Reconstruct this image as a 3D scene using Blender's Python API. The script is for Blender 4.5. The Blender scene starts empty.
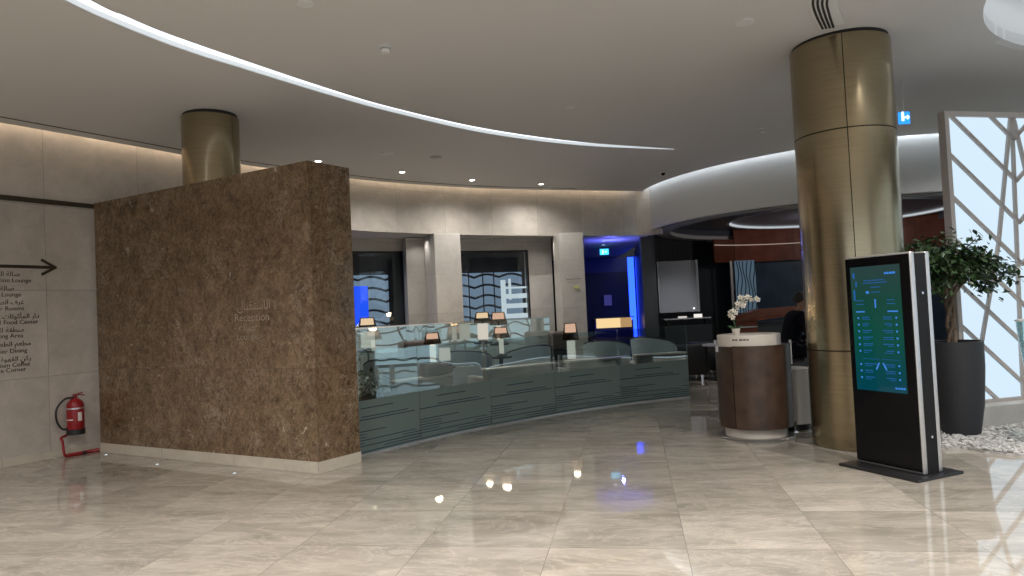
import bpy, bmesh, math, random
from mathutils import Vector, Matrix, geometry
random.seed(7)
PI = math.pi
C = bpy.context.scene.collection
S = bpy.context.scene

# ------------------------------------------------------------------ materials
def nmat(name):
    m = bpy.data.materials.new(name); m.use_nodes = True
    nt = m.node_tree; b = nt.nodes['Principled BSDF']
    return m, nt, b, nt.nodes['Material Output']
def flat(name, col, rough=.5, metal=0, spec=.5, emis=None, es=0, bump=0, bscale=60, var=0, trans=0, alpha=1):
    m, nt, b, o = nmat(name)
    b.inputs['Base Color'].default_value = (*col, 1)
    b.inputs['Roughness'].default_value = rough
    b.inputs['Metallic'].default_value = metal
    b.inputs['Specular IOR Level'].default_value = spec
    if trans: b.inputs['Transmission Weight'].default_value = trans
    if emis:
        b.inputs['Emission Color'].default_value = (*emis, 1); b.inputs['Emission Strength'].default_value = es
    if bump or var:
        tc = nt.nodes.new('ShaderNodeTexCoord'); n = nt.nodes.new('ShaderNodeTexNoise')
        n.inputs['Scale'].default_value = bscale; n.inputs['Detail'].default_value = 4
        nt.links.new(tc.outputs['Object'], n.inputs['Vector'])
        if bump:
            bp = nt.nodes.new('ShaderNodeBump'); bp.inputs['Strength'].default_value = bump; bp.inputs['Distance'].default_value = .01
            nt.links.new(n.outputs['Fac'], bp.inputs['Height']); nt.links.new(bp.outputs['Normal'], b.inputs['Normal'])
        if var:
            r = nt.nodes.new('ShaderNodeValToRGB')
            r.color_ramp.elements[0].position = .3; r.color_ramp.elements[1].position = .7
            r.color_ramp.elements[0].color = (*[c*(1-var) for c in col], 1); r.color_ramp.elements[1].color = (*[min(1, c*(1+var)) for c in col], 1)
            nt.links.new(n.outputs['Fac'], r.inputs['Fac']); nt.links.new(r.outputs['Color'], b.inputs['Base Color'])
    return m
def emit(name, col, s):
    m, nt, b, o = nmat(name); nt.nodes.remove(b)
    e = nt.nodes.new('ShaderNodeEmission'); e.inputs[0].default_value = (*col, 1); e.inputs[1].default_value = s
    nt.links.new(e.outputs[0], o.inputs[0]); return m
def N(nt, t, **k):
    n = nt.nodes.new('ShaderNode'+t)
    for a, v in k.items():
        if a in n.inputs: n.inputs[a].default_value = v
        else: setattr(n, a, v)
    return n
def mix(nt, fac, a, b, mode='MIX'):
    n = nt.nodes.new('ShaderNodeMix'); n.data_type = 'RGBA'; n.blend_type = mode
    for k, v in ((0, fac), (6, a), (7, b)):
        if hasattr(v, 'links'): nt.links.new(v, n.inputs[k])
        else: n.inputs[k].default_value = v if k == 0 else (*v, 1)
    return n.outputs[2]
def ramp(nt, src, stops):
    r = nt.nodes.new('ShaderNodeValToRGB'); nt.links.new(src, r.inputs['Fac']); e = r.color_ramp.elements
    while len(e) < len(stops): e.new(.5)
    for i, (p, c) in enumerate(stops):
        e[i].position = p; e[i].color = (*c, 1) if len(c) == 3 else c
    return r.outputs['Color']
def math_(nt, op, a, b=None, c=None):
    n = nt.nodes.new('ShaderNodeMath'); n.operation = op
    for i, v in enumerate((a, b, c)):
        if v is None: continue
        if hasattr(v, 'links'): nt.links.new(v, n.inputs[i])
        else: n.inputs[i].default_value = v
    return n.outputs[0]

def stone(name, c1, c2, w, h, rough=.32, mortar=.004, joint=.55, uv=True, rotz=0, off=(0, 0), offset=0, tilevar=.10, vein=.25, stretch=(1, 1, 1), mottle=3.0, spec=.5):
    m, nt, b, o = nmat(name)
    tc = N(nt, 'TexCoord'); mp = N(nt, 'Mapping')
    nt.links.new(tc.outputs['UV' if uv else 'Object'], mp.inputs['Vector'])
    mp.inputs['Location'].default_value = (off[0], off[1], 0); mp.inputs['Rotation'].default_value = (0, 0, rotz)
    br = N(nt, 'TexBrick'); nt.links.new(mp.outputs[0], br.inputs['Vector'])
    br.inputs['Scale'].default_value = 1; br.inputs['Mortar Size'].default_value = mortar; br.inputs['Mortar Smooth'].default_value = .1
    br.inputs['Brick Width'].default_value = w; br.inputs['Row Height'].default_value = h; br.offset = offset; br.squash = 1
    br.inputs['Color1'].default_value = (0, 0, 0, 1); br.inputs['Color2'].default_value = (1, 1, 1, 1); br.inputs['Mortar'].default_value = (.5, .5, .5, 1)
    # offset the vein noise per slab
    sc = N(nt, 'VectorMath', operation='SCALE'); nt.links.new(br.outputs['Color'], sc.inputs[0]); sc.inputs['Scale'].default_value = 13
    ad = N(nt, 'VectorMath', operation='ADD'); nt.links.new(mp.outputs[0], ad.inputs[0]); nt.links.new(sc.outputs[0], ad.inputs[1])
    m2 = N(nt, 'Mapping'); m2.inputs['Scale'].default_value = stretch; nt.links.new(ad.outputs[0], m2.inputs['Vector'])
    n1 = N(nt, 'TexNoise', Scale=mottle, Detail=8.0, Roughness=.62, Distortion=.6); nt.links.new(m2.outputs[0], n1.inputs['Vector'])
    n2 = N(nt, 'TexNoise', Scale=mottle*.7, Detail=6.0, Roughness=.7, Distortion=2.2); nt.links.new(m2.outputs[0], n2.inputs['Vector'])
    base = ramp(nt, n1.outputs['Fac'], [(.3, c1), (.7, c2)])
    v = math_(nt, 'ABSOLUTE', math_(nt, 'SUBTRACT', n2.outputs['Fac'], .5))
    v = math_(nt, 'MULTIPLY', math_(nt, 'SUBTRACT', 1, math_(nt, 'MINIMUM', math_(nt, 'MULTIPLY', v, 28), 1)), vein)
    base = mix(nt, v, base, tuple(min(1, c*1.35) for c in c2))
    tv = math_(nt, 'ADD', math_(nt, 'MULTIPLY', br.outputs['Color'], tilevar*2), 1-tilevar)
    cmb = N(nt, 'CombineColor'); [nt.links.new(tv, cmb.inputs[i]) for i in range(3)]
    base = mix(nt, 1.0, base, cmb.outputs[0], 'MULTIPLY')
    jf = math_(nt, 'MULTIPLY', br.outputs['Fac'], joint)
    base = mix(nt, jf, base, tuple(c*.35 for c in c1))
    nt.links.new(base, b.inputs['Base Color']); b.inputs['Roughness'].default_value = rough
    b.inputs['Specular IOR Level'].default_value = spec
    bp = N(nt, 'Bump', Strength=.25, Distance=.002, invert=True); nt.links.new(br.outputs['Fac'], bp.inputs['Height']); nt.links.new(bp.outputs[0], b.inputs['Normal'])
    return m

M = {}
M['floor'] = stone('cream_marble_floor', (.215, .193, .160), (.375, .340, .290), .895, .845, rough=.03, mortar=.003, joint=.4, uv=False, rotz=math.radians(9.6), off=(-.272, .37), tilevar=.17, vein=.35, stretch=(.55, 1.5, 1), mottle=2.6, spec=1.0)
M['wall'] = stone('beige_stone_wall', (.40, .36, .315), (.52, .47, .42), 1.25, 1.09, rough=.38, joint=.5, tilevar=.05, vein=.12, off=(.2, .05))
M['band'] = stone('beige_stone_band', (.38, .35, .31), (.50, .46, .41), 1.15, .86, rough=.38, joint=.45, tilevar=.09, vein=.12, off=(.1, -3.25))
M['skirt'] = stone('cream_skirting', (.46, .41, .34), (.56, .51, .43), 1.3, 2.0, rough=.25, tilevar=.05, vein=.1)
M['pier'] = stone('pale_stone_pier', (.40, .38, .35), (.50, .48, .44), 3.0, .8, rough=.4, joint=.35, tilevar=.05, vein=.1)

def emperador():
    m, nt, b, o = nmat('brown_marble')
    tc = N(nt, 'TexCoord'); uv = tc.outputs['UV']
    br = N(nt, 'TexBrick'); nt.links.new(uv, br.inputs['Vector']); br.offset = 0
    for k, v in (('Scale', 1), ('Mortar Size', .002), ('Brick Width', 1.955), ('Row Height', 1.09)): br.inputs[k].default_value = v
    br.inputs['Color1'].default_value = (0, 0, 0, 1); br.inputs['Color2'].default_value = (1, 1, 1, 1)
    sc = N(nt, 'VectorMath', operation='SCALE'); nt.links.new(br.outputs['Color'], sc.inputs[0]); sc.inputs['Scale'].default_value = 9
    ad = N(nt, 'VectorMath', operation='ADD'); nt.links.new(uv, ad.inputs[0]); nt.links.new(sc.outputs[0], ad.inputs[1])
    mp = N(nt, 'Mapping'); nt.links.new(ad.outputs[0], mp.inputs[0]); mp.inputs['Scale'].default_value = (1.2, 1.0, 1); mp.inputs['Rotation'].default_value = (0, 0, .25)
    V = mp.outputs[0]
    n1 = N(nt, 'TexNoise', Scale=4.4, Detail=12.0, Roughness=.78, Distortion=.35); nt.links.new(V, n1.inputs['Vector'])
    base = ramp(nt, n1.outputs['Fac'], [(.34, (.036, .019, .008)), (.5, (.105, .062, .031)), (.66, (.21, .138, .080))])
    n3 = N(nt, 'TexNoise', Scale=16.0, Detail=8.0, Roughness=.8, Distortion=.8); nt.links.new(V, n3.inputs['Vector'])
    sp = ramp(nt, n3.outputs['Fac'], [(.42, (0, 0, 0)), (.62, (1, 1, 1))])
    base = mix(nt, math_(nt, 'MULTIPLY', sp, .40), base, (.30, .22, .14))
    n6 = N(nt, 'TexNoise', Scale=40.0, Detail=4.0, Roughness=.7); nt.links.new(V, n6.inputs['Vector'])
    base = mix(nt, math_(nt, 'MULTIPLY', ramp(nt, n6.outputs['Fac'], [(.5, (0, 0, 0)), (.7, (1, 1, 1))]), .45), base, (.045, .026, .013))
    n4 = N(nt, 'TexNoise', Scale=2.3, Detail=9.0, Roughness=.75, Distortion=.7); nt.links.new(V, n4.inputs['Vector'])
    v = math_(nt, 'ABSOLUTE', math_(nt, 'SUBTRACT', n4.outputs['Fac'], .5))
    v = math_(nt, 'SUBTRACT', 1, math_(nt, 'MINIMUM', math_(nt, 'MULTIPLY', v, 60), 1))
    n5 = N(nt, 'TexNoise', Scale=1.6, Detail=2.0); nt.links.new(V, n5.inputs['Vector'])
    gate = ramp(nt, n5.outputs['Fac'], [(.50, (0, 0, 0)), (.64, (1, 1, 1))])
    base = mix(nt, math_(nt, 'MULTIPLY', math_(nt, 'MULTIPLY', v, gate), .55), base, (.42, .35, .28))
    vo = N(nt, 'TexVoronoi', Scale=3.4, Randomness=1.0); nt.links.new(n1.outputs['Color'], vo.inputs['Vector'])
    ad2 = N(nt, 'VectorMath', operation='ADD'); nt.links.new(V, ad2.inputs[0]); nt.links.new(n3.outputs['Color'], ad2.inputs[1])
    nt.links.new(ad2.outputs[0], vo.inputs['Vector'])
    pt = ramp(nt, vo.outputs['Distance'], [(.12, (1, 1, 1)), (.18, (0, 0, 0))])
    base = mix(nt, math_(nt, 'MULTIPLY', math_(nt, 'MULTIPLY', pt, ramp(nt, n4.outputs['Fac'], [(.48, (.1, .1, .1)), (.56, (1, 1, 1))])), .85), base, (.50, .43, .36))
    n7 = N(nt, 'TexNoise', Scale=5.5, Detail=5.0, Roughness=.62, Distortion=1.1); nt.links.new(V, n7.inputs['Vector'])
    base = mix(nt, math_(nt, 'MULTIPLY', ramp(nt, n7.outputs['Fac'], [(.66, (0, 0, 0)), (.70, (1, 1, 1))]), .75), base, (.46, .38, .31))
    n8 = N(nt, 'TexNoise', Scale=7.0, Detail=7.0, Roughness=.7, Distortion=.5); nt.links.new(V, n8.inputs['Vector'])
    v8 = math_(nt, 'SUBTRACT', 1, math_(nt, 'MINIMUM', math_(nt, 'MULTIPLY', math_(nt, 'ABSOLUTE', math_(nt, 'SUBTRACT', n8.outputs['Fac'], .5)), 40), 1))
    base = mix(nt, math_(nt, 'MULTIPLY', v8, .38), base, (.34, .25, .16))
    base = mix(nt, math_(nt, 'MULTIPLY', br.outputs['Fac'], .35), base, (.05, .034, .02))
    nt.links.new(base, b.inputs['Base Color']); b.inputs['Roughness'].default_value = .16
    return m
M['brown'] = emperador()
M['ceil'] = flat('white_painted_ceiling', (.62, .615, .615), .9, spec=.1)
M['white_paint'] = flat('white_satin_paint', (.68, .69, .69), .55)
M['ring_grey'] = flat('grey_ring_soffit', (.32, .32, .33), .4)
M['dark_gap'] = flat('dark_gap', (.015, .014, .013), .8)
def bronze():
    m, nt, b, o = nmat('brushed_bronze_cladding')
    tc = N(nt, 'TexCoord'); mp = N(nt, 'Mapping'); nt.links.new(tc.outputs['Object'], mp.inputs[0]); mp.inputs['Scale'].default_value = (1, 1, 60)
    n = N(nt, 'TexNoise', Scale=2.0, Detail=5.0, Roughness=.6); nt.links.new(mp.outputs[0], n.inputs['Vector'])
    c = ramp(nt, n.outputs['Fac'], [(.3, (.31, .255, .16)), (.7, (.39, .325, .215))])
    nt.links.new(c, b.inputs['Base Color']); b.inputs['Metallic'].default_value = .95
    rr = math_(nt, 'ADD', math_(nt, 'MULTIPLY', n.outputs['Fac'], .12), .15); nt.links.new(rr, b.inputs['Roughness'])
    b.inputs['Anisotropic'].default_value = .4
    bp = N(nt, 'Bump', Strength=.05, Distance=.002); nt.links.new(n.outputs['Fac'], bp.inputs['Height']); nt.links.new(bp.outputs[0], b.inputs['Normal'])
    return m
M['bronze'] = bronze()
M['sign_metal'] = flat('dark_bronze_letters', (.055, .042, .026), .4, .5)
M['pale_letters'] = flat('pale_bronze_letters', (.29, .225, .16), .4, .0)
M['red'] = flat('red_enamel', (.27, .009, .014), .3)
M['red_tube'] = flat('red_tube_stand', (.24, .008, .012), .35)
M['black_rubber'] = flat('black_rubber', (.012, .012, .013), .5)
M['black_gloss'] = flat('gloss_black_panel', (.004, .004, .005), .12, spec=.22)
M['black_satin'] = flat('satin_black_metal', (.012, .012, .013), .35)
M['silver'] = flat('brushed_aluminium', (.62, .62, .63), .32, .8)
M['chrome'] = flat('chrome', (.75, .75, .76), .12, 1)
M['label_white'] = flat('white_label', (.75, .73, .70), .5)
M['planter'] = flat('charcoal_planter', (.019, .020, .023), .6, bump=.1)
M['soil'] = flat('dark_soil', (.03, .022, .016), .9, bump=.8)
M['bark'] = flat('grey_brown_bark', (.13, .095, .065), .85, bump=.6, bscale=40, var=.4)
M['leaf'] = flat('dark_green_leaf', (.022, .050, .014), .42, var=.45, bscale=9)
M['leaf2'] = flat('green_leaf', (.03, .09, .03), .45, var=.4, bscale=15)
M['petal'] = flat('ivory_petal', (.78, .75, .68), .55)
M['petal_mid'] = flat('yellow_lip', (.6, .45, .12), .5)
M['pebble'] = flat('white_marble_chips', (.45, .44, .425), .7, var=.25, bscale=16, bump=.2)
M['kerb'] = stone('grey_stone_kerb', (.36, .345, .32), (.46, .44, .41), 1.5, 1, rough=.5, tilevar=.03, vein=.05)
M['leather'] = flat('brown_leather_wrap', (.048, .027, .017), .38, var=.35, bscale=7, bump=.12)
M['cream_panel'] = flat('cream_lacquer', (.60, .55, .49), .35)
M['grey_base'] = flat('grey_metal_base', (.20, .19, .175), .3, .6)
M['white_bin'] = flat('off_white_lacquer', (.60, .57, .53), .4)
M['frame_taupe'] = flat('taupe_metal_frame', (.40, .365, .345), .45)
M['glow_panel'] = emit('backlit_pale_blue_glass', (.66, .82, .95), 1.05)
M['led'] = emit('white_led_strip', (.86, .93, 1.0), 2.0)
M['warm_led'] = emit('warm_cove_led', (1.0, .80, .58), 11)
M['cool_led'] = emit('cool_cove_led', (.86, .93, 1.0), 20)
M['oculus_led'] = emit('oculus_led', (.88, .94, 1.0), 5)
M['spot_disc'] = emit('spot_disc', (1, .95, .88), 12)
M['wood'] = flat('red_brown_veneer', (.13, .042, .027), .22, var=.22, bscale=2.5)
M['wood_shaded'] = flat('shaded_brown_veneer', (.09, .028, .014), .25, var=.2, bscale=2.5)
M['dark_wall'] = flat('black_wall_cladding', (.020, .022, .024), .35)
M['navy_wall'] = flat('navy_gloss_wall', (.030, .050, .080), .25, var=.2, bscale=2)
M['dark_ceil'] = flat('dark_blue_grey_ceiling', (.045, .05, .07), .35)
M['slate'] = flat('slate_grey_board', (.36, .37, .40), .45)
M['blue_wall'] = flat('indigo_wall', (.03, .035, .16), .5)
M['blue_led'] = emit('blue_led_strip', (.015, .06, 1.0), 4.5)
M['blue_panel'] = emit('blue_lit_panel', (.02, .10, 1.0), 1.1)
M['amber'] = emit('amber_counter_light', (1.0, .72, .36), .95)
M['amber_dim'] = emit('amber_counter_light_dim', (1.0, .62, .28), .45)
M['shop_reflection_glow'] = emit('white_shop_reflection', (.85, .97, 1.0), .75)
M['reflected_glow'] = emit('dusk_blue_reflection', (.42, .58, .76), .42)
M['bar_dark'] = flat('wavy_dark_bars', (.02, .022, .026), .5)
M['fabric'] = flat('grey_beige_upholstery', (.26, .25, .225), .85, bump=.2, bscale=200, var=.08)
M['fabric_blue'] = flat('pale_blue_grey_upholstery', (.36, .43, .46), .85, bump=.2, bscale=200, var=.08)
M['fabric_dark'] = flat('dark_taupe_upholstery', (.10, .085, .08), .85, bump=.2, bscale=200)
M['piping'] = flat('black_piping', (.02, .02, .022), .5)
M['shade'] = None
M['teal'] = flat('teal_ceramic', (.03, .19, .20), .25)
M['suit'] = flat('black_navy_suit', (.006, .007, .012), .9, spec=.1, bump=.1, bscale=300)
M['shirt'] = flat('pale_blue_shirt', (.14, .24, .46), .7)
M['skin'] = flat('skin', (.28, .15, .10), .5)
M['hair'] = flat('black_hair', (.012, .009, .008), .6)
M['paper'] = flat('white_paper', (.78, .77, .74), .6)
M['lounge_floor'] = flat('dark_carpet', (.11, .105, .10), .9, bump=.2, bscale=150)
M['niche_dark'] = flat('dark_niche', (.03, .031, .034), .6)
M['exit_blue'] = emit('exit_sign_blue', (.03, .30, 1.0), 1.5)
M['exit_white'] = emit('exit_sign_white', (.75, .9, 1.0), 1.6)
M['cyan'] = emit('cyan_sign_glow', (.05, .55, 1.0), 2.2)
M['amb'] = flat('light_grey_plaster', (.55, .54, .52), .8)

def glassmat(name, tint, refl=1.0, ior=1.5):
    m, nt, b, o = nmat(name); nt.nodes.remove(b)
    t = N(nt, 'BsdfTransparent'); t.inputs[0].default_value = (*tint, 1)
    g = N(nt, 'BsdfGlossy'); g.inputs['Roughness'].default_value = .0; g.inputs[0].default_value = (.95, 1, 1, 1)
    lw = N(nt, 'LayerWeight')
    fr = math_(nt, 'ADD', .04, math_(nt, 'MULTIPLY', math_(nt, 'POWER', lw.outputs['Facing'], 5), .96))
    mx = N(nt, 'MixShader'); nt.links.new(math_(nt, 'MINIMUM', math_(nt, 'MULTIPLY', fr, refl), 1), mx.inputs[0])
    nt.links.new(t.outputs[0], mx.inputs[1]); nt.links.new(g.outputs[0], mx.inputs[2]); nt.links.new(mx.outputs[0], o.inputs[0])
    return m
M['glass'] = glassmat('clear_tinted_glass', (.88, .95, .95), 5.0)
M['win_glass'] = glassmat('window_glass', (.9, .93, .95), 1.0)
M['vase'] = glassmat('vase_glass', (.86, .94, .94), 2.0)
def film():
    m, nt, b, o = nmat('grey_green_striped_film'); nt.nodes.remove(b)
    tc = N(nt, 'TexCoord'); sx = N(nt, 'SeparateXYZ'); nt.links.new(tc.outputs['UV'], sx.inputs[0])
    u, v = sx.outputs[0], sx.outputs[1]
    row = math_(nt, 'MULTIPLY', v, 30)
    fr = math_(nt, 'FRACT', row); fl = math_(nt, 'FLOOR', row)
    cb = N(nt, 'CombineXYZ'); nt.links.new(math_(nt, 'MULTIPLY', u, .38), cb.inputs[0]); nt.links.new(math_(nt, 'MULTIPLY', fl, 7.3), cb.inputs[1])
    n = N(nt, 'TexNoise', Scale=1.0, Detail=1.0); nt.links.new(cb.outputs[0], n.inputs['Vector'])
    thr = math_(nt, 'ADD', .36, math_(nt, 'MULTIPLY', v, .42))
    on = math_(nt, 'GREATER_THAN', n.outputs['Fac'], thr)
    line = math_(nt, 'LESS_THAN', fr, math_(nt, 'ADD', .12, math_(nt, 'MULTIPLY', n.outputs['Fac'], .45)))
    k = math_(nt, 'MULTIPLY', on, line)
    col = mix(nt, k, (.205, .262, .25), (.06, .095, .115))
    d = N(nt, 'BsdfDiffuse'); nt.links.new(col, d.inputs[0])
    tl = N(nt, 'BsdfTranslucent'); nt.links.new(col, tl.inputs[0])
    g = N(nt, 'BsdfGlossy'); g.inputs['Roughness'].default_value = .03
    tr = N(nt, 'BsdfTransparent'); tr.inputs[0].default_value = (.75, .85, .85, 1)
    m1 = N(nt, 'MixShader'); m1.inputs[0].default_value = .3; nt.links.new(d.outputs[0], m1.inputs[1]); nt.links.new(tl.outputs[0], m1.inputs[2])
    m2 = N(nt, 'MixShader'); m2.inputs[0].default_value = .10; nt.links.new(m1.outputs[0], m2.inputs[1]); nt.links.new(tr.outputs[0], m2.inputs[2])
    nt.links.new(m2.outputs[0], o.inputs[0]); return m
M['film'] = film()
def shade():
    m, nt, b, o = nmat('dark_organza_shade'); nt.nodes.remove(b)
    tc = N(nt, 'TexCoord'); d = N(nt, 'BsdfDiffuse'); d.inputs[0].default_value = (.02, .014, .012, 1)
    tr = N(nt, 'BsdfTransparent'); tr.inputs[0].default_value = (.9, .84, .78, 1)
    mx = N(nt, 'MixShader'); mx.inputs[0].default_value = .74; nt.links.new(d.outputs[0], mx.inputs[1]); nt.links.new(tr.outputs[0], mx.inputs[2])
    nt.links.new(mx.outputs[0], o.inputs[0]); return m
M['shade'] = shade()
M['lamp_core'] = emit('warm_lamp_diffuser', (1.0, .86, .62), 1.7)
M['lamp_core_pink'] = emit('peach_lamp_diffuser', (1.0, .74, .60), 1.4)
M['lamp_stem'] = emit('glowing_white_lamp_stem', (1.0, .93, .80), .62)
def screen():
    m, nt, b, o = nmat('teal_display'); nt.nodes.remove(b)
    tc = N(nt, 'TexCoord'); sx = N(nt, 'SeparateXYZ'); nt.links.new(tc.outputs['UV'], sx.inputs[0])
    c = ramp(nt, sx.outputs[1], [(0, (.0, .050, .075)), (.45, (.004, .070, .050)), (.75, (.010, .060, .045)), (1, (.025, .055, .055))])
    e = N(nt, 'Emission'); nt.links.new(c, e.inputs[0]); e.inputs[1].default_value = 1.0
    g = N(nt, 'BsdfGlossy'); g.inputs['Roughness'].default_value = .05
    fr = N(nt, 'Fresnel'); mx = N(nt, 'MixShader'); nt.links.new(fr.outputs[0], mx.inputs[0]); nt.links.new(e.outputs[0], mx.inputs[1]); nt.links.new(g.outputs[0], mx.inputs[2])
    nt.links.new(mx.outputs[0], o.inputs[0]); return m
M['screen'] = screen()
M['ui'] = emit('screen_blue_text', (.035, .17, .55), .62)
M['ui_bright'] = emit('screen_bright_blue', (.07, .30, .95), .75)

# ------------------------------------------------------------------ mesh helpers
class MB:
    def __init__(s): s.bm = bmesh.new(); s.uv = s.bm.loops.layers.uv.new('UVMap')
    def face(s, vs, uvs=None):
        try: f = s.bm.faces.new(vs)
        except ValueError: return None
        if uvs:
            for l, t in zip(f.loops, uvs): l[s.uv].uv = t
        return f
    def quadpts(s, pts, uvs=None): return s.face([s.bm.verts.new(p) for p in pts], uvs)
    def box(s, c, sz, rz=0, bev=0, rot=None):
        mt = Matrix.Translation(c) @ (rot if rot else Matrix.Rotation(rz, 4, 'Z')) @ Matrix.Diagonal((*sz, 1))
        r = bmesh.ops.create_cube(s.bm, size=1, matrix=mt)
        if bev:
            es = list({e for v in r['verts'] for e in v.link_edges})
            bmesh.ops.bevel(s.bm, geom=es, offset=bev, segments=3, affect='EDGES', profile=.5)
        return s
    def prism(s, pts, z0, z1):
        n = len(pts); b = [s.bm.verts.new((x, y, z0)) for x, y in pts]; t = [s.bm.verts.new((x, y, z1)) for x, y in pts]
        u = 0
        for i in range(n):
            j = (i+1) % n; L = math.dist(pts[i], pts[j])
            s.face([b[i], b[j], t[j], t[i]], [(u, z0), (u+L, z0), (u+L, z1), (u, z1)]); u += L
        s.face(t, [(x, y) for x, y in pts]); s.face(b[::-1], [(x, y) for x, y in pts[::-1]])
        return s
    def strip(s, inner, z0, z1, th, side=1):
        """thick curved wall along a plan path; th measured to the given side"""
        out = offset(inner, th*side); n = len(inner); z = lambda q, p: q(p) if callable(q) else q
        A = [s.bm.verts.new((*p, z(z0, p))) for p in inner]; B = [s.bm.verts.new((*p, z(z1, p))) for p in inner]
        D = [s.bm.verts.new((*p, z(z0, q))) for p, q in zip(out, inner)]; E = [s.bm.verts.new((*p, z(z1, q))) for p, q in zip(out, inner)]
        u = 0
        for i in range(n-1):
            L = math.dist(inner[i], inner[i+1]); a, b_ = A[i].co.z, B[i].co.z; a2, b2 = A[i+1].co.z, B[i+1].co.z
            s.face([A[i], A[i+1], B[i+1], B[i]], [(u, a), (u+L, a2), (u+L, b2), (u, b_)])
            s.face([D[i+1], D[i], E[i], E[i+1]], [(u+L, a2), (u, a), (u, b_), (u+L, b2)])
            s.face([B[i], B[i+1], E[i+1], E[i]], [(u, 0), (u+L, 0), (u+L, th), (u, th)])
            s.face([A[i+1], A[i], D[i], D[i+1]], [(u+L, 0), (u, 0), (u, th), (u+L, th)])
            u += L
        s.face([A[0], B[0], E[0], D[0]], [(0, 0), (0, 1), (th, 1), (th, 0)]); s.face([A[-1], D[-1], E[-1], B[-1]], [(0, 0), (th, 0), (th, 1), (0, 1)])
        return s
    def tube(s, pts, r, n=8, caps=True):
        pts = [Vector(p) for p in pts]; rings = []; up = None
        for i, p in enumerate(pts):
            d = (pts[min(i+1, len(pts)-1)]-pts[max(i-1, 0)]).normalized()
            if up is None:
                up = Vector((0, 0, 1)) if abs(d.z) < .9 else Vector((1, 0, 0))
            x = up.cross(d).normalized(); y = d.cross(x).normalized(); up = y
            rr = r[i] if isinstance(r, (list, tuple)) else r
            rings.append([s.bm.verts.new(p + x*rr*math.cos(2*PI*k/n) + y*rr*math.sin(2*PI*k/n)) for k in range(n)])
        for a, b in zip(rings, rings[1:]):
            for k in range(n): s.face([a[k], a[(k+1) % n], b[(k+1) % n], b[k]])
        if caps: s.face(rings[0][::-1]); s.face(rings[-1])
        return s
    def lathe(s, prof, c=(0, 0, 0), n=48, a0=0, a1=2*PI, sx=1, sy=1, close=False):
        full = abs(a1-a0-2*PI) < 1e-6; m = n if full else n+1; rings = []
        for r, z in prof:
            if r < 1e-6 and full: rings.append([s.bm.verts.new((c[0], c[1], c[2]+z))]); continue
            rings.append([s.bm.verts.new((c[0]+r*sx*math.cos(a0+(a1-a0)*k/n), c[1]+r*sy*math.sin(a0+(a1-a0)*k/n), c[2]+z)) for k in range(m)])
        if close: rings.append(rings[0])
        for i, (a, b) in enumerate(zip(rings, rings[1:])):
            for k in range(n):
                k2 = (k+1) % m
                va = [a[0]] if len(a) == 1 else [a[k], a[k2]]
                vb = [b[0]] if len(b) == 1 else [b[k2], b[k]]
                if len(va)+len(vb) >= 3: s.face(va+vb, None)
        if not full and close:
            try: s.face([r[0] for r in rings[:-1]]); s.face([r[-1] for r in rings[:-1]][::-1])
            except Exception: pass
        return s
    def ball(s, c, r, sc=(1, 1, 1), sub=2, rot=None, jit=0):
        mt = Matrix.Translation(c) @ (rot or Matrix()) @ Matrix.Diagonal((*sc, 1))
        q = bmesh.ops.create_icosphere(s.bm, subdivisions=sub, radius=r, matrix=mt)
        if jit:
            for v in q['verts']: v.co += Vector([random.uniform(-jit, jit)*r for _ in range(3)])
        return s
    def build(s, name, mat=None, parent=None, smooth=False, world=True):
        me = bpy.data.meshes.new(name)
        if world and parent is not None:
            s.bm.transform(wm(parent).inverted())
        bmesh.ops.recalc_face_normals(s.bm, faces=s.bm.faces)
        s.bm.to_mesh(me); s.bm.free()
        o = bpy.data.objects.new(name, me); C.objects.link(o)
        if mat is not None: me.materials.append(M[mat] if isinstance(mat, str) else mat)
        if parent is not None: o.parent = parent
        if smooth:
            for p in me.polygons: p.use_smooth = True
            if smooth != 'all':
                try: me.set_sharp_from_angle(angle=math.radians(35))
                except Exception: pass
        return o
def wm(o):
    m = o.matrix_basis.copy()
    while o.parent is not None: o = o.parent; m = o.matrix_basis @ m
    return m
def offset(path, d):
    out = []
    for i, p in enumerate(path):
        a = path[max(i-1, 0)]; b = path[min(i+1, len(path)-1)]; t = Vector((b[0]-a[0], b[1]-a[1])).normalized()
        out.append((p[0]-t.y*d, p[1]+t.x*d))
    return out
def spline(pts, n=8):
    out = []; P = [Vector(p) for p in pts]; P = [2*P[0]-P[1]]+P+[2*P[-1]-P[-2]]
    for i in range(1, len(P)-2):
        for k in range(n):
            t = k/n; a, b, c, d = P[i-1:i+3]
            out.append(tuple(.5*((2*b)+(c-a)*t+(2*a-5*b+4*c-d)*t*t+(3*b-a-3*c+d)*t**3)))
    out.append(tuple(P[-2])); return out
def arc(c, r, a0, a1, n): return [(c[0]+r*math.cos(math.radians(a0+(a1-a0)*k/n)), c[1]+r*math.sin(math.radians(a0+(a1-a0)*k/n))) for k in range(n+1)]
def thing(name, label, cat, loc=(0, 0, 0), rz=0, group=None):
    o = bpy.data.objects.new(name, None); C.objects.link(o); o.empty_display_size = .1
    o.location = loc; o.rotation_euler = (0, 0, rz); o['label'] = label; o['category'] = cat
    if group: o['group'] = group
    return o
def tag(o, label, cat, group=None, kind=None):
    o['label'] = label; o['category'] = cat
    if group: o['group'] = group
    if kind: o['kind'] = kind
    return o
def struct(o, label=None):
    o['kind'] = 'structure'
    if label: o['label'] = label
    return o
def copy_tree(o, parent=None):
    c = o.copy(); C.objects.link(c)
    if parent is not None: c.parent = parent
    for ch in [k for k in S.objects if k.parent == o]: copy_tree(ch, c)
    return c

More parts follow.
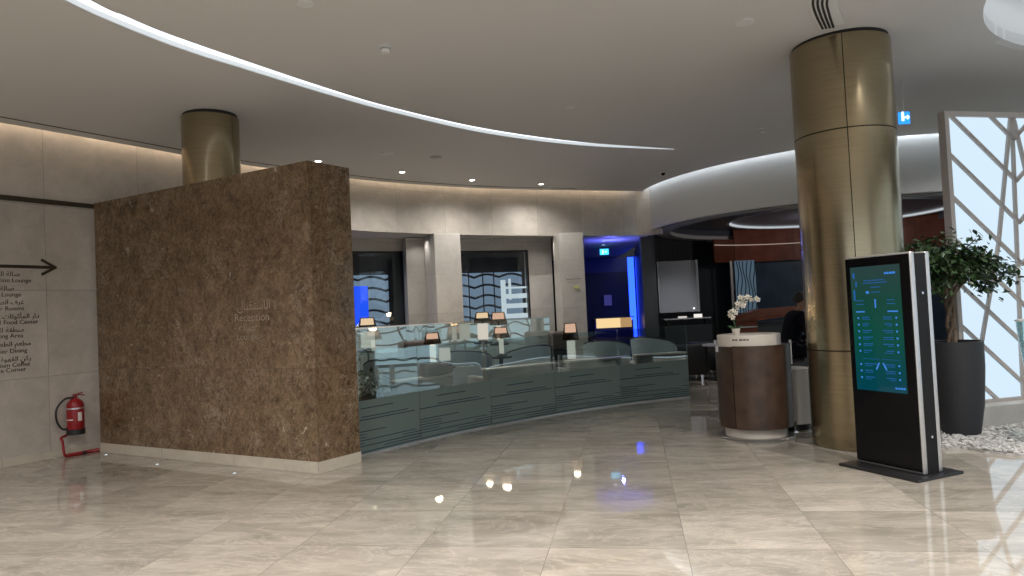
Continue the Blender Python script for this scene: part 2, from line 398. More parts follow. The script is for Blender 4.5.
FORMS = {}   # presentation forms: isolated, final, initial, medial
for ch, iso in {'ا': 0xFE8D, 'ب': 0xFE8F, 'ة': 0xFE93, 'ت': 0xFE95, 'ج': 0xFE9D, 'ح': 0xFEA1, 'خ': 0xFEA5, 'د': 0xFEA9, 'ر': 0xFEAD, 'ز': 0xFEAF, 'س': 0xFEB1, 'ص': 0xFEB9, 'ط': 0xFEC1, 'ظ': 0xFEC5, 'ع': 0xFEC9, 'غ': 0xFECD, 'ف': 0xFED1, 'ق': 0xFED5, 'ك': 0xFED9, 'ل': 0xFEDD, 'م': 0xFEE1, 'ن': 0xFEE5, 'ه': 0xFEE9, 'و': 0xFEED, 'ي': 0xFEF1, 'أ': 0xFE83}.items(): FORMS[ch] = iso
NOJOIN = set('اةدرزوأ')
def arabic(t):
    out = []
    for i, ch in enumerate(t):
        if ch not in FORMS: out.append(ch); continue
        pv = i > 0 and t[i-1] in FORMS and t[i-1] not in NOJOIN
        nx = i+1 < len(t) and t[i+1] in FORMS and ch not in NOJOIN
        out.append(chr(FORMS[ch] + (3 if pv and nx else 2 if nx else 1 if pv else 0)))
    return ''.join(out[::-1])
def text_bm(body, size, ext=.002, align='RIGHT'):
    cu = bpy.data.curves.new('lettering', 'FONT'); cu.body = body; cu.size = size; cu.extrude = ext; cu.align_x = align; cu.resolution_u = 3
    o = bpy.data.objects.new('lettering', cu); C.objects.link(o)
    dg = bpy.context.evaluated_depsgraph_get(); me = bpy.data.meshes.new_from_object(o.evaluated_get(dg))
    C.objects.unlink(o); bpy.data.objects.remove(o)
    mb = MB(); mb.bm.from_mesh(me); return mb
def filled(outline, holes, z, th, name, mat):
    """flat slab with holes: 2D filled curve -> mesh. z is a function of x,y"""
    cu = bpy.data.curves.new(name, 'CURVE'); cu.dimensions = '2D'; cu.fill_mode = 'BOTH'
    for pts in [outline]+holes:
        sp = cu.splines.new('POLY'); sp.points.add(len(pts)-1); sp.use_cyclic_u = True
        for p, q in zip(sp.points, pts): p.co = (q[0], q[1], 0, 1)
    cu.extrude = th/2
    o = bpy.data.objects.new(name, cu); C.objects.link(o)
    dg = bpy.context.evaluated_depsgraph_get(); me = bpy.data.meshes.new_from_object(o.evaluated_get(dg))
    C.objects.unlink(o); bpy.data.objects.remove(o)
    for v in me.vertices: v.co.z += th/2 + z(v.co.x, v.co.y)
    me.name = name; me.materials.clear(); me.materials.append(M[mat])
    ob = bpy.data.objects.new(name, me); C.objects.link(ob); return ob

# ------------------------------------------------------------------ key geometry of the place
def cz(x, y=0): return 4.25 + .018*x          # the lobby ceiling falls slightly to the left
def onc(p):                                                     # same sight line, carried to the ceiling plane
    t = 2.65/(2.62-.018*p[0]); return (p[0]*t, p[1]*t)
WA = Vector((-6.209, 8.413)); WD = Vector((.504, .864)).normalized()
def wl(s): p = WA+WD*s; return (p.x, p.y)
left_path = [wl(-13), wl(-6), wl(0), wl(2.2)]
edge_far = [onc(p) for p in [(-2.94, 13.1), (-2.12, 13.83), (-.58, 14.82), (1.17, 15.55), (3.07, 16.2)]]
edge_path = spline([(-6.05-.504*13, 8.34-.864*13), (-6.05, 8.34), (-4.82, 10.48), (-4.25, 11.38)] + edge_far, 8)
wall_path = offset(edge_path, .17)
DR = (7.87, 17.0)
floor_z = 0

# ------------------------------------------------------------------ shell
struct(MB().prism([(-16, -9), (16, -9), (16, 27), (-16, 27)], -.2, 0).build('floor', 'floor'))
# stone wall on the left, then the stone band over the lounge openings
iw = min(range(len(wall_path)), key=lambda i: abs(wall_path[i][0]+3.75))
o = MB().strip(wall_path[:iw+1], 0, 4.62, .25, 1).build('wall_left', 'wall'); struct(o)
o = MB().strip(wall_path[iw:] + [(3.57, 16.62)], 3.25, 4.62, .25, 1).build('wall_back_band', 'band'); struct(o); o.name = 'wall_band'
sk = offset(wall_path[:iw+1], -.015)
struct(MB().strip(sk, 0, .10, .03, 1).build('baseboard_left', 'skirt'))
# ceiling with the light slot and the oculus cut out
led_up = [(-3.228, 5.488), (-3.129, 5.783), (-3.002, 6.112), (-2.81, 6.474), (-2.593, 6.854), (-2.0, 7.85), (-1.375, 8.75), (-.25, 9.98), (1.205, 11.06), (2.891, 11.88)]
led_lo = [(-3.452, 5.464), (-3.324, 5.903), (-3.133, 6.373), (-2.935, 6.755), (-2.7, 7.126), (-2.08, 8.09), (-1.43, 8.98), (-.27, 10.27), (1.22, 11.32), (2.9, 11.985)]
ext_pts = [(-4.6, 3.2), (-5.0, 1.8), (-5.2, 0)]
led_up = spline([onc(p) for p in [(-3.75, 0), (-3.72, 1.8), (-3.56, 3.7)] + led_up], 5)
led_lo = spline([onc(p) for p in [(-4.10, 0), (-4.05, 1.85), (-3.85, 3.75)] + led_lo], 5)
slot = led_up + led_lo[::-1]
OC = (7.35, 5.25); OR = 3.02
def fit_oc():
    return OC, OR
oculus = arc(OC, OR, 0, 360, 72)[:-1]
ring_edge = arc(DR, 4.62, 178, 262, 30)
outline = edge_path + ring_edge[1:] + [(16, 12.4), (16, -9), (-16, -9), (-16, -3.5)]
ceil = struct(filled(outline, [slot, oculus], cz, .12, 'ceiling', 'ceil'))
# lid above cove, slot and oculus
struct(MB().prism([(-16, -9), (16, -9), (16, 27), (-16, 27)], 4.95, 5.1).build('ceiling_lid', 'amb')); S.objects['ceiling_lid'].name = 'ceiling_upper'
o = thing('light_slot', 'long curved white light slot sweeping across the ceiling', 'ceiling light', (led_up[0][0], led_up[0][1], cz(-5)))
b = MB()
for i in range(len(led_up)-1):
    q = [led_up[i], led_up[i+1], led_lo[i+1], led_lo[i]]
    b.quadpts([(x, y, cz(x)+.05) for x, y in q])
b.build('diffuser', 'led', o)
b = MB()
for pth, sd in ((led_up, 1), (led_lo, -1)): b.strip(offset(pth, .006*sd), lambda p: cz(p[0])+.001, lambda p: cz(p[0])+.10, .012, sd)
b.build('channel', 'white_paint', o)
# slot diffuser line beside the perimeter
sl = offset(edge_path, -.26)
b = MB(); i0 = next(i for i, p in enumerate(sl) if p[1] > 4); i1 = next(i for i, p in enumerate(sl) if p[0] > 1.75)
b.strip(sl[i0:i1], lambda p: cz(p[0])-.004, lambda p: cz(p[0])+.01, .028, 1)
tag(b.build('air_slot', 'dark_gap'), 'thin dark air slot running along the ceiling edge', 'air vent')
# oculus: raised round recess
o = MB().lathe([(OR, 4.35), (OR, 4.93), (OR+.1, 4.93), (OR+.1, 4.35)], (*OC, 0), 96, close=True).build('trim_1', 'white_paint', smooth=True); struct(o)
o = MB().lathe([(0, 4.72), (OR-.45, 4.72), (OR-.45, 4.80), (0, 4.80)], (*OC, 0), 96).build('ceiling_oculus', 'ceil', smooth=True); struct(o)
o = MB().lathe([(OR-.47, 4.83), (OR-.37, 4.83), (OR-.37, 4.86), (OR-.47, 4.86)], (*OC, 0), 96, close=True).build('cove_light', 'oculus_led'); tag(o, 'cool light strip hidden round the raised ceiling recess', 'ceiling light')
# cove strip of the stone wall
st = offset(edge_path, .02)
b = MB(); b.strip(st[:-1], lambda p: cz(p[0])+.145, lambda p: cz(p[0])+.175, .03, 1)
tag(b.build('cove_light', 'warm_led'), 'warm light strip washing the top of the stone wall', 'ceiling light')
# round drum soffit over the cafe bar
DZ = 3.37
struct(MB().lathe([(4.48, DZ), (4.48, 4.95), (4.36, 4.95), (4.36, DZ+.03), (4.36, DZ)], (*DR, 0), 120, close=True).build('wall_drum', 'white_paint', smooth=True))
b = MB(); b.lathe([(4.36, DZ+.03), (4.22, DZ+.03), (4.22, DZ+.06), (4.36, DZ+.06)], (*DR, 0), 120, close=True); struct(b.build('trim_2', 'dark_gap', smooth=True))
b = MB(); b.lathe([(4.22, DZ), (3.86, DZ), (3.86, DZ+.10), (4.22, DZ+.10)], (*DR, 0), 120, close=True); struct(b.build('trim_3', 'ring_grey', smooth=True))
b = MB(); b.lathe([(3.86, DZ+.10), (3.86, DZ+.255), (3.80, DZ+.255), (3.80, DZ+.10)], (*DR, 0), 120, close=True); struct(b.build('trim_4', 'dark_ceil', smooth=True))
b = MB(); b.lathe([(0, DZ+.26), (3.9, DZ+.26), (3.9, DZ+.32), (0, DZ+.32)], (*DR, 0), 120); struct(b.build('ceiling_bar', 'dark_ceil'))
o = thing('ring_light', 'large glowing white ring on the dark ceiling over the cafe bar', 'ceiling light', (8.2, 17.45, DZ+.2))
MB().lathe([(2.54, DZ+.21), (2.58, DZ+.21), (2.58, DZ+.255), (2.54, DZ+.255)], (8.2, 17.45, 0), 96, close=True).build('diffuser', emit('ring_led', (.85, .93, 1), .55), o)
MB().lathe([(2.58, DZ+.19), (2.64, DZ+.19), (2.64, DZ+.26), (2.58, DZ+.26)], (8.2, 17.45, 0), 96, close=True).build('trim', 'silver', o)
b = MB(); b.lathe([(4.52, 4.56), (4.57, 4.56), (4.57, 4.60), (4.52, 4.60)], (*DR, 0), 120, close=True); tag(b.build('cove_light', 'cool_led'), 'cool white light strip round the top of the curved drum', 'ceiling light')
# lounge ceiling, outer walls
lc = offset(wall_path[iw:], .24)
struct(MB().prism(lc + [(3.38, 16.9), (3.62, 19.6), (3.8, 27), (-12, 27), (-12, 13.0)], 3.27, 3.35).build('ceiling_lounge', 'amb'))
struct(MB().box((0, 25.2, 2.4), (32, .2, 4.9)).build('wall_rear', 'dark_wall'))
struct(MB().box((15.9, 9, 2.4), (.2, 36, 4.9)).build('wall_right', 'dark_wall'))
struct(MB().box((0, -8.9, 2.4), (32, .2, 4.9)).build('wall_behind', 'amb'))
# lounge back wall with two windows (stone piers between)
def seg_wall(name, a, b_, z0, z1, th, mat):
    return struct(MB().strip([a, b_], z0, z1, th, 1).build(name, mat))
BW = [(-5.2, 13.3), (-3.75, 14.62), (-2.26, 15.33), (-2.1, 15.42), (-1.3, 15.85), (.42, 16.5), (.98, 16.7)]
struct(MB().strip([BW[0], (-4.1, 14.3)], 0, 3.27, .3, 1).build('wall_lounge', 'pier'))
struct(MB().strip([BW[2], BW[3], BW[4]], 0, 3.27, .3, 1).build('wall_lounge', 'pier'))
struct(MB().strip([BW[5], BW[6]], 0, 3.27, .3, 1).build('wall_lounge', 'pier'))
struct(MB().strip([(-4.1, 14.3), BW[2]], 3.0, 3.27, .3, 1).build('wall_lounge', 'pier'))
struct(MB().strip([BW[4], BW[5]], 3.0, 3.27, .3, 1).build('wall_lounge', 'pier'))
struct(MB().strip([(-4.1, 14.3), BW[2]], 0, 1.36, .3, 1).build('wall_lounge', 'pier'))
struct(MB().strip([BW[4], BW[5]], 0, 1.36, .3, 1).build('wall_lounge', 'pier'))
def window(idx, a, b_, ndiv, wave_ph, top=3.0, bot=1.36, lattice_top=2.52, blue=None, shelf=False, u0=0.0, u1=1.0, vx=()):
    a = Vector(a); b_ = Vector(b_); d = (b_-a); L = d.length; d.normalize(); nrm = Vector((-d.y, d.x)); ang = math.atan2(d.y, d.x)
    P = lambda u, off, z: (a.x+d.x*u+nrm.x*off, a.y+d.y*u+nrm.y*off, z)
    root = struct(MB().box(P(L/2, .06, bot+.02), (L, .10, .04), ang).box(P(L/2, .06, top-.02), (L, .10, .04), ang).box(P(.02, .06, (bot+top)/2), (.04, .1, top-bot), ang).box(P(L-.02, .06, (bot+top)/2), (.04, .1, top-bot), ang).build('window_%d' % idx, 'black_satin'))
    MB().box(P(L/2, .05, (bot+top)/2), (L-.08, .012, top-bot-.08), ang).build('pane', 'win_glass', root)
    # shallow dark room behind the pane
    b = MB(); b.box(P(L/2, .62, (bot+top)/2), (L+.4, .04, top-bot+.3), ang); b.box(P(-.12, .46, (bot+top)/2), (.04, .34, top-bot+.3), ang); b.box(P(L+.12, .46, (bot+top)/2), (.04, .34, top-bot+.3), ang)
    b.box(P(L/2, .46, top+.13), (L+.3, .34, .04), ang); b.box(P(L/2, .46, bot-.13), (L+.3, .34, .04), ang)
    b.build('niche', 'niche_dark', root)
    g = thing('lit_lattice', 'dusk blue glow with wavy dark bars imitating a reflection in lounge window %s' % ('left of the tall stone pier' if idx == 1 else 'right of the tall stone pier'), 'screen', P(L/2, .5, bot-.1), 0, 'imitated reflections behind the windows')
    us, ue = L*u0, L*u1
    MB().box(P((us+ue)/2, .5, (bot+lattice_top)/2-.03), (ue-us, .03, lattice_top-bot+.05), ang).build('backlight', 'reflected_glow', g)  # glowing sheet and bars imitate a lattice facade mirrored in the pane
    b = MB(); z = lattice_top-.08; k = 0
    while z > bot-.08:
        pts = [P(us+(ue-us)*t/48, .46, z+.075*abs(math.sin(PI*((ue-us)*t/48/.62+wave_ph)))-.04) for t in range(49)]
        b.tube(pts, .028, 6); z -= .245; k += 1
    b.build('wavy_bar', 'bar_dark', g, True)
    if vx:
        b = MB()
        for v in vx: b.tube([P(L*v, .44, lattice_top), P(L*v, .44, bot-.05)], .016, 6)
        b.build('upright_bar', 'bar_dark', g)
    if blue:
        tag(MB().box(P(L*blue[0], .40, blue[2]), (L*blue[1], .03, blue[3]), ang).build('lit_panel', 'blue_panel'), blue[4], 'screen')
    if shelf:  # glowing blocks stand in for a shop reflected in the pane
        t = thing('shop_reflection', 'white glowing blocks imitating a shop reflection in the right lounge window', 'shelf', P(L*.86, .5, bot-.1))
        MB().box(P(L*.70, .32, 1.82), (.09, .10, 1.0), ang).build('reflection_streak', 'shop_reflection_glow', t)
        MB().box(P(L*.80, .36, 2.10), (.05, .05, .5), ang).build('reflection_streak', 'shop_reflection_glow', t)
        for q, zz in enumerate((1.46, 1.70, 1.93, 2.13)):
            MB().box(P(L*.86, .28, zz), (.50, .20, .11 if q != 3 else .04), ang).build('reflection_block', 'shop_reflection_glow', t)
    return root
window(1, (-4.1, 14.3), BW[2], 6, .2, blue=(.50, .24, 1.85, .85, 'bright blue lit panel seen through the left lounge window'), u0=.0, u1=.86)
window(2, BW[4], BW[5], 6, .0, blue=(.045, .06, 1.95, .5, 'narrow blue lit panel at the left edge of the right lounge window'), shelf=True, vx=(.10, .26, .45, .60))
# stone piers
def pier(name, front_a, front_b, depth, lab, z1=3.25):
    a = Vector(front_a); b_ = Vector(front_b); d = (b_-a).normalized(); nr = Vector((-d.y, d.x))*depth
    b = MB(); b.prism([tuple(a), tuple(b_), tuple(b_+nr), tuple(a+nr)], 0, z1)
    return tag(b.build(name, 'pier'), lab, 'pillar')
pier('stone_pier', (-1.545, 14.30), (-1.03, 14.52), .75, 'tall pale stone pier between the two lounge windows')
pier('stone_pier', (1.09, 15.42), (1.625, 15.50), .7, 'pale stone pier with small yellow notice, left of the blue passage')
t = thing('wall_notice', 'small pale notice with thin black line on the right stone pier', 'sign', (1.36, 15.45, 1.9))
MB().box((1.37, 15.445, 2.22), (.33, .006, .010), .149).build('black_line', 'black_satin', t)
MB().box((1.42, 15.452, 2.04), (.13, .006, .06), .149).build('yellow_label', flat('yellow_label', (.62, .60, .25), .6), t)
pier('stone_pier', (-2.235, 14.98), (-1.86, 15.12), .3, 'pale stone pier at the back wall beside the left window')

# ------------------------------------------------------------------ blue passage
struct(MB().prism([(3.27, 17.5), (3.53, 17.45), (4.15, 22.2), (3.93, 22.2)], 0, 3.34).build('wall_passage', 'dark_wall'))
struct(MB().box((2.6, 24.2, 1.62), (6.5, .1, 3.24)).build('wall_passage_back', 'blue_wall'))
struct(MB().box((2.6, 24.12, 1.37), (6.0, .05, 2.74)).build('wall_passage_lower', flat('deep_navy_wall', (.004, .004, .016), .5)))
struct(MB().strip([(1.35, 16.2), (1.9, 24.1)], 0, 3.27, .15, 1).build('wall_passage_side', 'blue_wall'))
t = thing('light_strip', 'tall glowing blue light strip at the end of the passage', 'wall light', (3.82, 22.25, 0))
MB().box((3.80, 22.22, 1.55), (.19, .06, 3.1)).build('diffuser', 'blue_led', t); MB().box((3.94, 22.27, 1.56), (.08, .12, 3.14)).build('housing', 'black_satin', t)
t = thing('reception_counter', 'dark counter with amber glowing front in the blue passage', 'counter', (2.85, 20, 0))
MB().box((2.85, 20.2, .58), (1.1, .5, 1.16)).build('body', flat('blue_lacquer', (.02, .03, .25), .3), t)
for x, w, mm in ((2.52, .34, 'amber'), (2.86, .34, 'amber'), (3.19, .32, 'amber_dim')): MB().box((x, 19.93, 1.10), (w, .05, .27)).build('lit_front', mm, t)
MB().box((2.86, 20.1, 1.25), (1.12, .5, .02)).build('counter_top', 'dark_wall', t)
t = thing('wall_picture', 'small dim blue picture on the navy passage wall', 'picture', (3.27, 24.05, 1.5))
MB().box((3.27, 24.06, 1.78), (.30, .03, .40)).build('picture_frame', 'black_satin', t); MB().box((3.27, 24.04, 1.78), (.26, .02, .36)).build('canvas', emit('dim_blue_picture', (.06, .06, .30), .6), t)
for k, (x, y) in enumerate([(2.32, 16.75), (2.40, 17.9), (2.55, 19.1)]):
    o = thing('downlight', ['small white spot at the mouth of the blue passage', 'middle spot on the blue passage ceiling', 'innermost spot on the blue passage ceiling, above the exit sign'][k], 'ceiling light', (x, y, 3.27), 0, 'passage ceiling spots')
    MB().lathe([(.06, -.012), (.045, -.012), (.045, 0), (.06, 0)], (x, y, 3.268), 20, close=True).build('trim', 'white_paint', o)
    MB().lathe([(0, -.008), (.045, -.008), (.045, -.002), (0, -.002)], (x, y, 3.27), 20).build('lens', emit('spot_lens_%d' % k, (.9, .9, 1), 3), o)
t = thing('exit_sign', 'small cyan glowing exit sign hanging in the blue passage', 'sign', (2.62, 19.5, 3.0))
MB().box((2.62, 19.5, 3.10), (.24, .03, .16)).build('sign_face', 'cyan', t)
MB().box((2.62, 19.5, 3.21), (.26, .06, .06)).build('housing', 'black_satin', t)
MB().box((2.58, 19.478, 3.10), (.03, .01, .11)).build('figure', 'exit_white', t); MB().box((2.66, 19.478, 3.10), (.07, .01, .025)).build('arrow', 'exit_white', t)

# ------------------------------------------------------------------ marble feature wall
CL, CC, CR = Vector((-5.473, 9.213)), Vector((-2.087, 7.299)), Vector((-1.757, 7.775))
fd = (CC-CL).normalized(); nn = Vector((-fd.y, fd.x)); rd = (CR-CC).normalized()
b = MB()
b.prism([tuple(CL), tuple(CC), tuple(CC+rd*.15), tuple(CL+nn*.13)], .12, 3.27)
b.prism([tuple(CC+rd*.15), tuple(CR), tuple(CR-fd*.15), tuple(CC+rd*.15-fd*.15)], .12, 3.27)
root = b.build('feature_wall', 'brown'); tag(root, 'freestanding brown marble wall with fine pale veins and faint metal letters', 'feature wall')
# uv: front u from left, joints in the middle
b = MB(); e = .012
q = [CL-nn*e+fd*-.0, CC-nn*e+fd*e, CR+fd*e+rd*.0, CR-fd*.12, CC+rd*.1-fd*.1, CL+nn*.1]
b.prism([tuple(p) for p in q], 0, .122); b.build('skirting', 'skirt', root)
b = MB(); cur = text_bm
def wall_frame(origin, d, z0=0):      # matrix: x along d, y up, z out towards the room
    d3 = Vector((d.x, d.y, 0)).normalized(); up = Vector((0, 0, 1)); out = d3.cross(up)
    m = Matrix((d3, up, out)).transposed().to_4x4(); m.translation = Vector((origin.x, origin.y, z0)); return m
FM = wall_frame(CL, fd)
def bars(b, m, rects, dz=.004, th=.006):
    for x0, x1, y0, y1 in rects:
        mt = m @ Matrix.Translation(((x0+x1)/2, (y0+y1)/2, dz)) @ Matrix.Diagonal((x1-x0, y1-y0, th, 1))
        bmesh.ops.create_cube(b.bm, size=1, matrix=mt)
def put_text(name, body, size, m, x, y, mat, parent, align='RIGHT', squeeze=None, ext=.003):
    mb = text_bm(body, size, ext, align)
    if squeeze and mb.bm.verts:
        xs = [v.co.x for v in mb.bm.verts]; w = max(xs)-min(xs)
        if w > 0:
            k = squeeze/w
            for v in mb.bm.verts: v.co.x *= k
    mb.bm.transform(m @ Matrix.Translation((x, y, .004)))
    return mb.build(name, mat, parent)
put_text('lettering', arabic('الاستقبال'), .15, FM, 3.27, 1.74, 'pale_letters', root, squeeze=.52)
put_text('lettering', 'Reception', .125, FM, 3.25, 1.615, 'pale_letters', root, squeeze=.55)
put_text('lettering', arabic('صالة'), .12, FM, 3.02, 1.51, 'pale_letters', root, squeeze=.26)
put_text('lettering', 'Lounge', .10, FM, 3.05, 1.41, 'pale_letters', root, squeeze=.33)

# directory lettering on the left stone wall
t = thing('directory_sign', 'dark metal arrow and bilingual directory lettering on left stone wall', 'sign', (*wl(.2), 1.1))
WM = wall_frame(WA, WD)
arr = MB(); bars(arr, WM, [(-1.9, .66, 2.405, 2.445)])
for sg in (1, -1):
    mt = WM @ Matrix.Translation((.60, 2.425+sg*.045, .004)) @ Matrix.Rotation(-sg*.52, 4, 'Z') @ Matrix.Diagonal((.205, .035, .006, 1))
    bmesh.ops.create_cube(arr.bm, size=1, matrix=mt)
arr.build('arrow', 'sign_metal', t)
rows = [('صالة الاستقبال', 1, .268, 2.33), ('Reception Lounge', 0, .391, 2.255), ('صالة كبار', 1, .198, 2.155), ('Public Lounge', 0, .274, 2.08), ('غرف الصلاة', 1, .305, 1.985), ('Prayer Rooms', 0, .303, 1.91),
        ('دار المأكولات العالمية', 1, .472, 1.81), ('International Food Center', 0, .459, 1.74), ('منطقة التجمع', 1, .297, 1.645), ('Gathering Area', 0, .285, 1.575), ('مطعم الطعام', 1, .372, 1.475), ('Premier Dining', 0, .325, 1.39),
        ('ركن القهوة والعصير', 1, .368, 1.29), ('Premium Coffee', 0, .355, 1.22), ('Juice Corner', 0, .309, 1.16)]
for body, ar, x, y in rows:
    put_text('text_line', arabic(body) if ar else body, .074 if not ar else .08, WM, x, y-.025, 'sign_metal', t)
# thin dark groove across the left wall
b = MB(); bars(b, WM, [(-12.9, 1.25, 3.235, 3.295)], .01, .04); o = b.build('trim_5', 'sign_metal'); struct(o)

for k, (x, y, lab) in enumerate(((-5.27, 8.98, 'tiny floor spot at the left end of the brown marble wall'), (-4.22, 8.20, 'tiny floor spot near the middle of the brown marble wall'), (-3.05, 7.52, 'tiny floor spot toward the right end of the brown marble wall'))):
    o = thing('floor_spot', lab, 'floor light', (x, y, 0), 0, 'tiny floor spots along the marble wall')
    MB().lathe([(0, 0), (.022, 0), (.022, .003), (0, .004)], (x, y, 0), 20).build('rim', 'silver', o); MB().lathe([(0, .004), (.012, .004), (.01, .007), (0, .008)], (x, y, 0), 16).build('lens', 'exit_white', o)
# ------------------------------------------------------------------ fire extinguisher on a red tube stand
ex = Vector(wl(.80))+Vector((.864, -.504))*.15
e = thing('fire_extinguisher', 'red fire extinguisher with black hose hanging on red tube stand', 'fire extinguisher', (ex.x, ex.y, .28))
b = MB(); b.lathe([(0, .30), (.09, .30), (.10, .33), (.10, .65), (.085, .69), (.035, .735), (0, .735)], (ex.x, ex.y, 0), 28); b.build('cylinder', 'red', e, True)
MB().lathe([(0, .275), (.106, .275), (.106, .345), (.101, .345), (0, .345)], (ex.x, ex.y, 0), 28).build('base_cup', 'black_rubber', e, True)
MB().lathe([(.1015, .60), (.1015, .618), (.099, .618), (.099, .60)], (ex.x, ex.y, 0), 28, close=True).build('band', 'silver', e, True)
MB().lathe([(.1012, .45), (.1012, .56), (.0995, .56), (.0995, .45)], (ex.x, ex.y, 0), 20, a0=-.75, a1=-.25, close=True).build('instruction_label', 'label_white', e)
MB().lathe([(.1014, .462), (.1014, .475), (.0995, .475), (.0995, .462)], (ex.x, ex.y, 0), 20, a0=-2.4, a1=-1.3, close=True).build('label_line', 'label_white', e)
b = MB(); b.lathe([(0, .73), (.022, .73), (.022, .77), (0, .77)], (ex.x, ex.y, 0), 14); b.tube([(ex.x, ex.y, .765), (ex.x+.03, ex.y+.05, .775), (ex.x+.06, ex.y+.10, .76)], .008, 6); b.tube([(ex.x-.02, ex.y-.03, .775), (ex.x+.05, ex.y+.08, .80)], .008, 6); b.build('valve_handle', 'red_tube', e)
MB().tube([(x, y, z) for x, y, z in spline([(ex.x, ex.y, .745), (ex.x-.07, ex.y-.10, .735), (ex.x-.13, ex.y-.17, .62), (ex.x-.13, ex.y-.17, .47), (ex.x-.09, ex.y-.12, .36), (ex.x-.05, ex.y-.07, .37)], 6)], .013, 8).build('hose', 'black_rubber', e, True)
st_ = thing('extinguisher_stand', 'red bent tube floor stand under the fire extinguisher', 'stand', (ex.x, ex.y, 0))
wd = Vector((WD.x, WD.y)); w0 = ex-wd*.15; w1 = ex+wd*.32; inn = Vector((.864, -.504))*.10
P3 = lambda v, z: (v.x, v.y, z)
b = MB()
b.tube(spline([P3(ex-inn*.95, .72), P3(ex-inn*.95, .34), P3(ex-inn*.95-wd*.06, .27), P3(w0-inn*.6, .25), P3(w0-inn*.3, .20), P3(w0, .06), P3(w0+wd*.03, .018), P3(w0+wd*.10, .016), P3(w1, .016)], 5), .016, 8)
b.tube([P3(w1, .016), P3(w1-inn*.9, .016), P3(w0-inn*.9+wd*.05, .016)], .016, 8); b.build('tube_frame', 'red_tube', st_, True)
MB().tube([P3(w0+wd*.22, .018), P3(w0+wd*.27, .018)], .021, 8).build('clip', 'black_rubber', st_)

# ------------------------------------------------------------------ bronze columns
def column(cx, cy, r, seams, label, vseam):
    t = thing('round_column', label, 'column', (cx, cy, 0), 0, 'bronze clad columns')
    top = cz(cx)
    MB().lathe([(0, 0), (r-.02, 0), (r-.02, top+.02), (0, top+.02)], (cx, cy, 0), 48).build('core', 'dark_gap', t, True)
    zs = [.0]+seams+[top-.035]
    for i in range(len(zs)-1):
        for k in range(2):
            a = vseam+k*PI
            b = MB(); b.lathe([(r, zs[i]+.006), (r, zs[i+1]-.006), (r-.015, zs[i+1]-.006), (r-.015, zs[i]+.006)], (cx, cy, 0), 40, a0=a+.008, a1=a+PI-.008, close=True)
            b.build('cladding_panel', 'bronze', t, True)
    return t
column(3.68, 7.55, .503, [1.02, 3.30], 'large bronze clad round column beside the black display totem', math.radians(-112))
column(-3.645, 8.62, .335, [2.0, 3.0], 'bronze clad round column rising behind the brown marble wall', math.radians(-20))

# ------------------------------------------------------------------ curved glass balustrade
gp = spline([(-2.06, 7.98), (-1.839, 8.12), (-1.511, 8.535), (-1.237, 8.877), (-.9, 9.26), (-.529, 9.63), (-.368, 9.765), (.024, 10.09), (.568, 10.53), (1.127, 10.94), (1.693, 11.28), (2.3, 11.56), (2.884, 11.77)], 6)
def sub(path, xa, xb):
    return [p for p in path if xa <= p[0] <= xb]
t = thing('glass_balustrade', 'curved clear glass balustrade with grey green striped film on its lower half', 'balustrade', (gp[0][0], gp[0][1], 0))
cuts = [-2.07, -1.237, -.368, .568, 1.66, 2.9]
for i in range(5):
    def on(xc):
        for p, q in zip(gp, gp[1:]):
            if p[0] <= xc <= q[0]: k = (xc-p[0])/(q[0]-p[0]); return (xc, p[1]+k*(q[1]-p[1]))
        return gp[0] if xc < gp[0][0] else gp[-1]
    seg = [on(cuts[i]+.003)]+[p for p in gp if cuts[i]+.02 <= p[0] <= cuts[i+1]-.02]+[on(cuts[i+1]-.003)]
    pn = MB().strip(seg, .01, 1.20, .012, 1).build('glass_panel', 'glass', t, True)
    b = MB(); b.strip(offset(seg, -.004), .012, .63, .003, 1); b.build('frosted_film', 'film', pn)
MB().strip(offset(gp, -.012), 0, .018, .036, 1).build('base_channel', 'silver', t)
# far low glass screen at the lounge edge
fp = offset(wall_path[iw:], -1.2)
fp = [p for p in fp if -3.6 < p[0] < .95]
t = thing('glass_screen', 'far clear glass screen behind the lounge lamps', 'glass screen', (fp[0][0], fp[0][1], 0))
n5 = max(2, len(fp)//4)
for i in range(0, len(fp)-1, n5):
    seg = fp[i:i+n5+1]
    if len(seg) > 1: MB().strip(seg, 0, 1.40, .012, 1).build('glass_panel', 'glass', t, True)
MB().strip(offset(fp, -.008), 1.40, 1.425, .028, 1).build('top_rail', 'silver', t)

# ------------------------------------------------------------------ lounge sofas, chairs, lamps
def sofa(cx, cy, ang, w, label, cush=True, tone='fabric'):
    t = thing('sofa', label, 'sofa', (cx, cy, 0), ang, 'grey sofas along the balustrade')
    d = .72
    mk = lambda: MB()
    mk().box((0, d/2, .22), (w, d, .20), bev=.03).build('seat_base', tone, t, True, world=False)
    mk().box((0, .09, .38), (w, .16, .68), bev=.02).build('backrest', tone, t, True, world=False)
    mk().box((0, .09, .725), (w+.02, .20, .03), bev=.008).build('top_ledge', 'cream_panel', t, True, world=False)
    for s in (-1, 1): mk().box((s*(w/2-.07), d/2, .36), (.13, d, .48), bev=.03).build('armrest', tone, t, True, world=False)
    n = 2
    for k in range(n): mk().box(((k-.5)*(w-.3)/2, .44, .39), ((w-.32)/2, .55, .15), bev=.045).build('seat_cushion', tone, t, True, world=False)
    for sx in (-1, 1):
        for sy in (.08, d-.08): mk().box((sx*(w/2-.08), sy, .06), (.05, .05, .12)).build('leg', 'black_satin', t, world=False)
    return t
sofa(-1.22, 9.62, math.atan2(.83, .68), 1.05, 'grey sofa with stone ledge behind the glass nearest the brown marble wall')
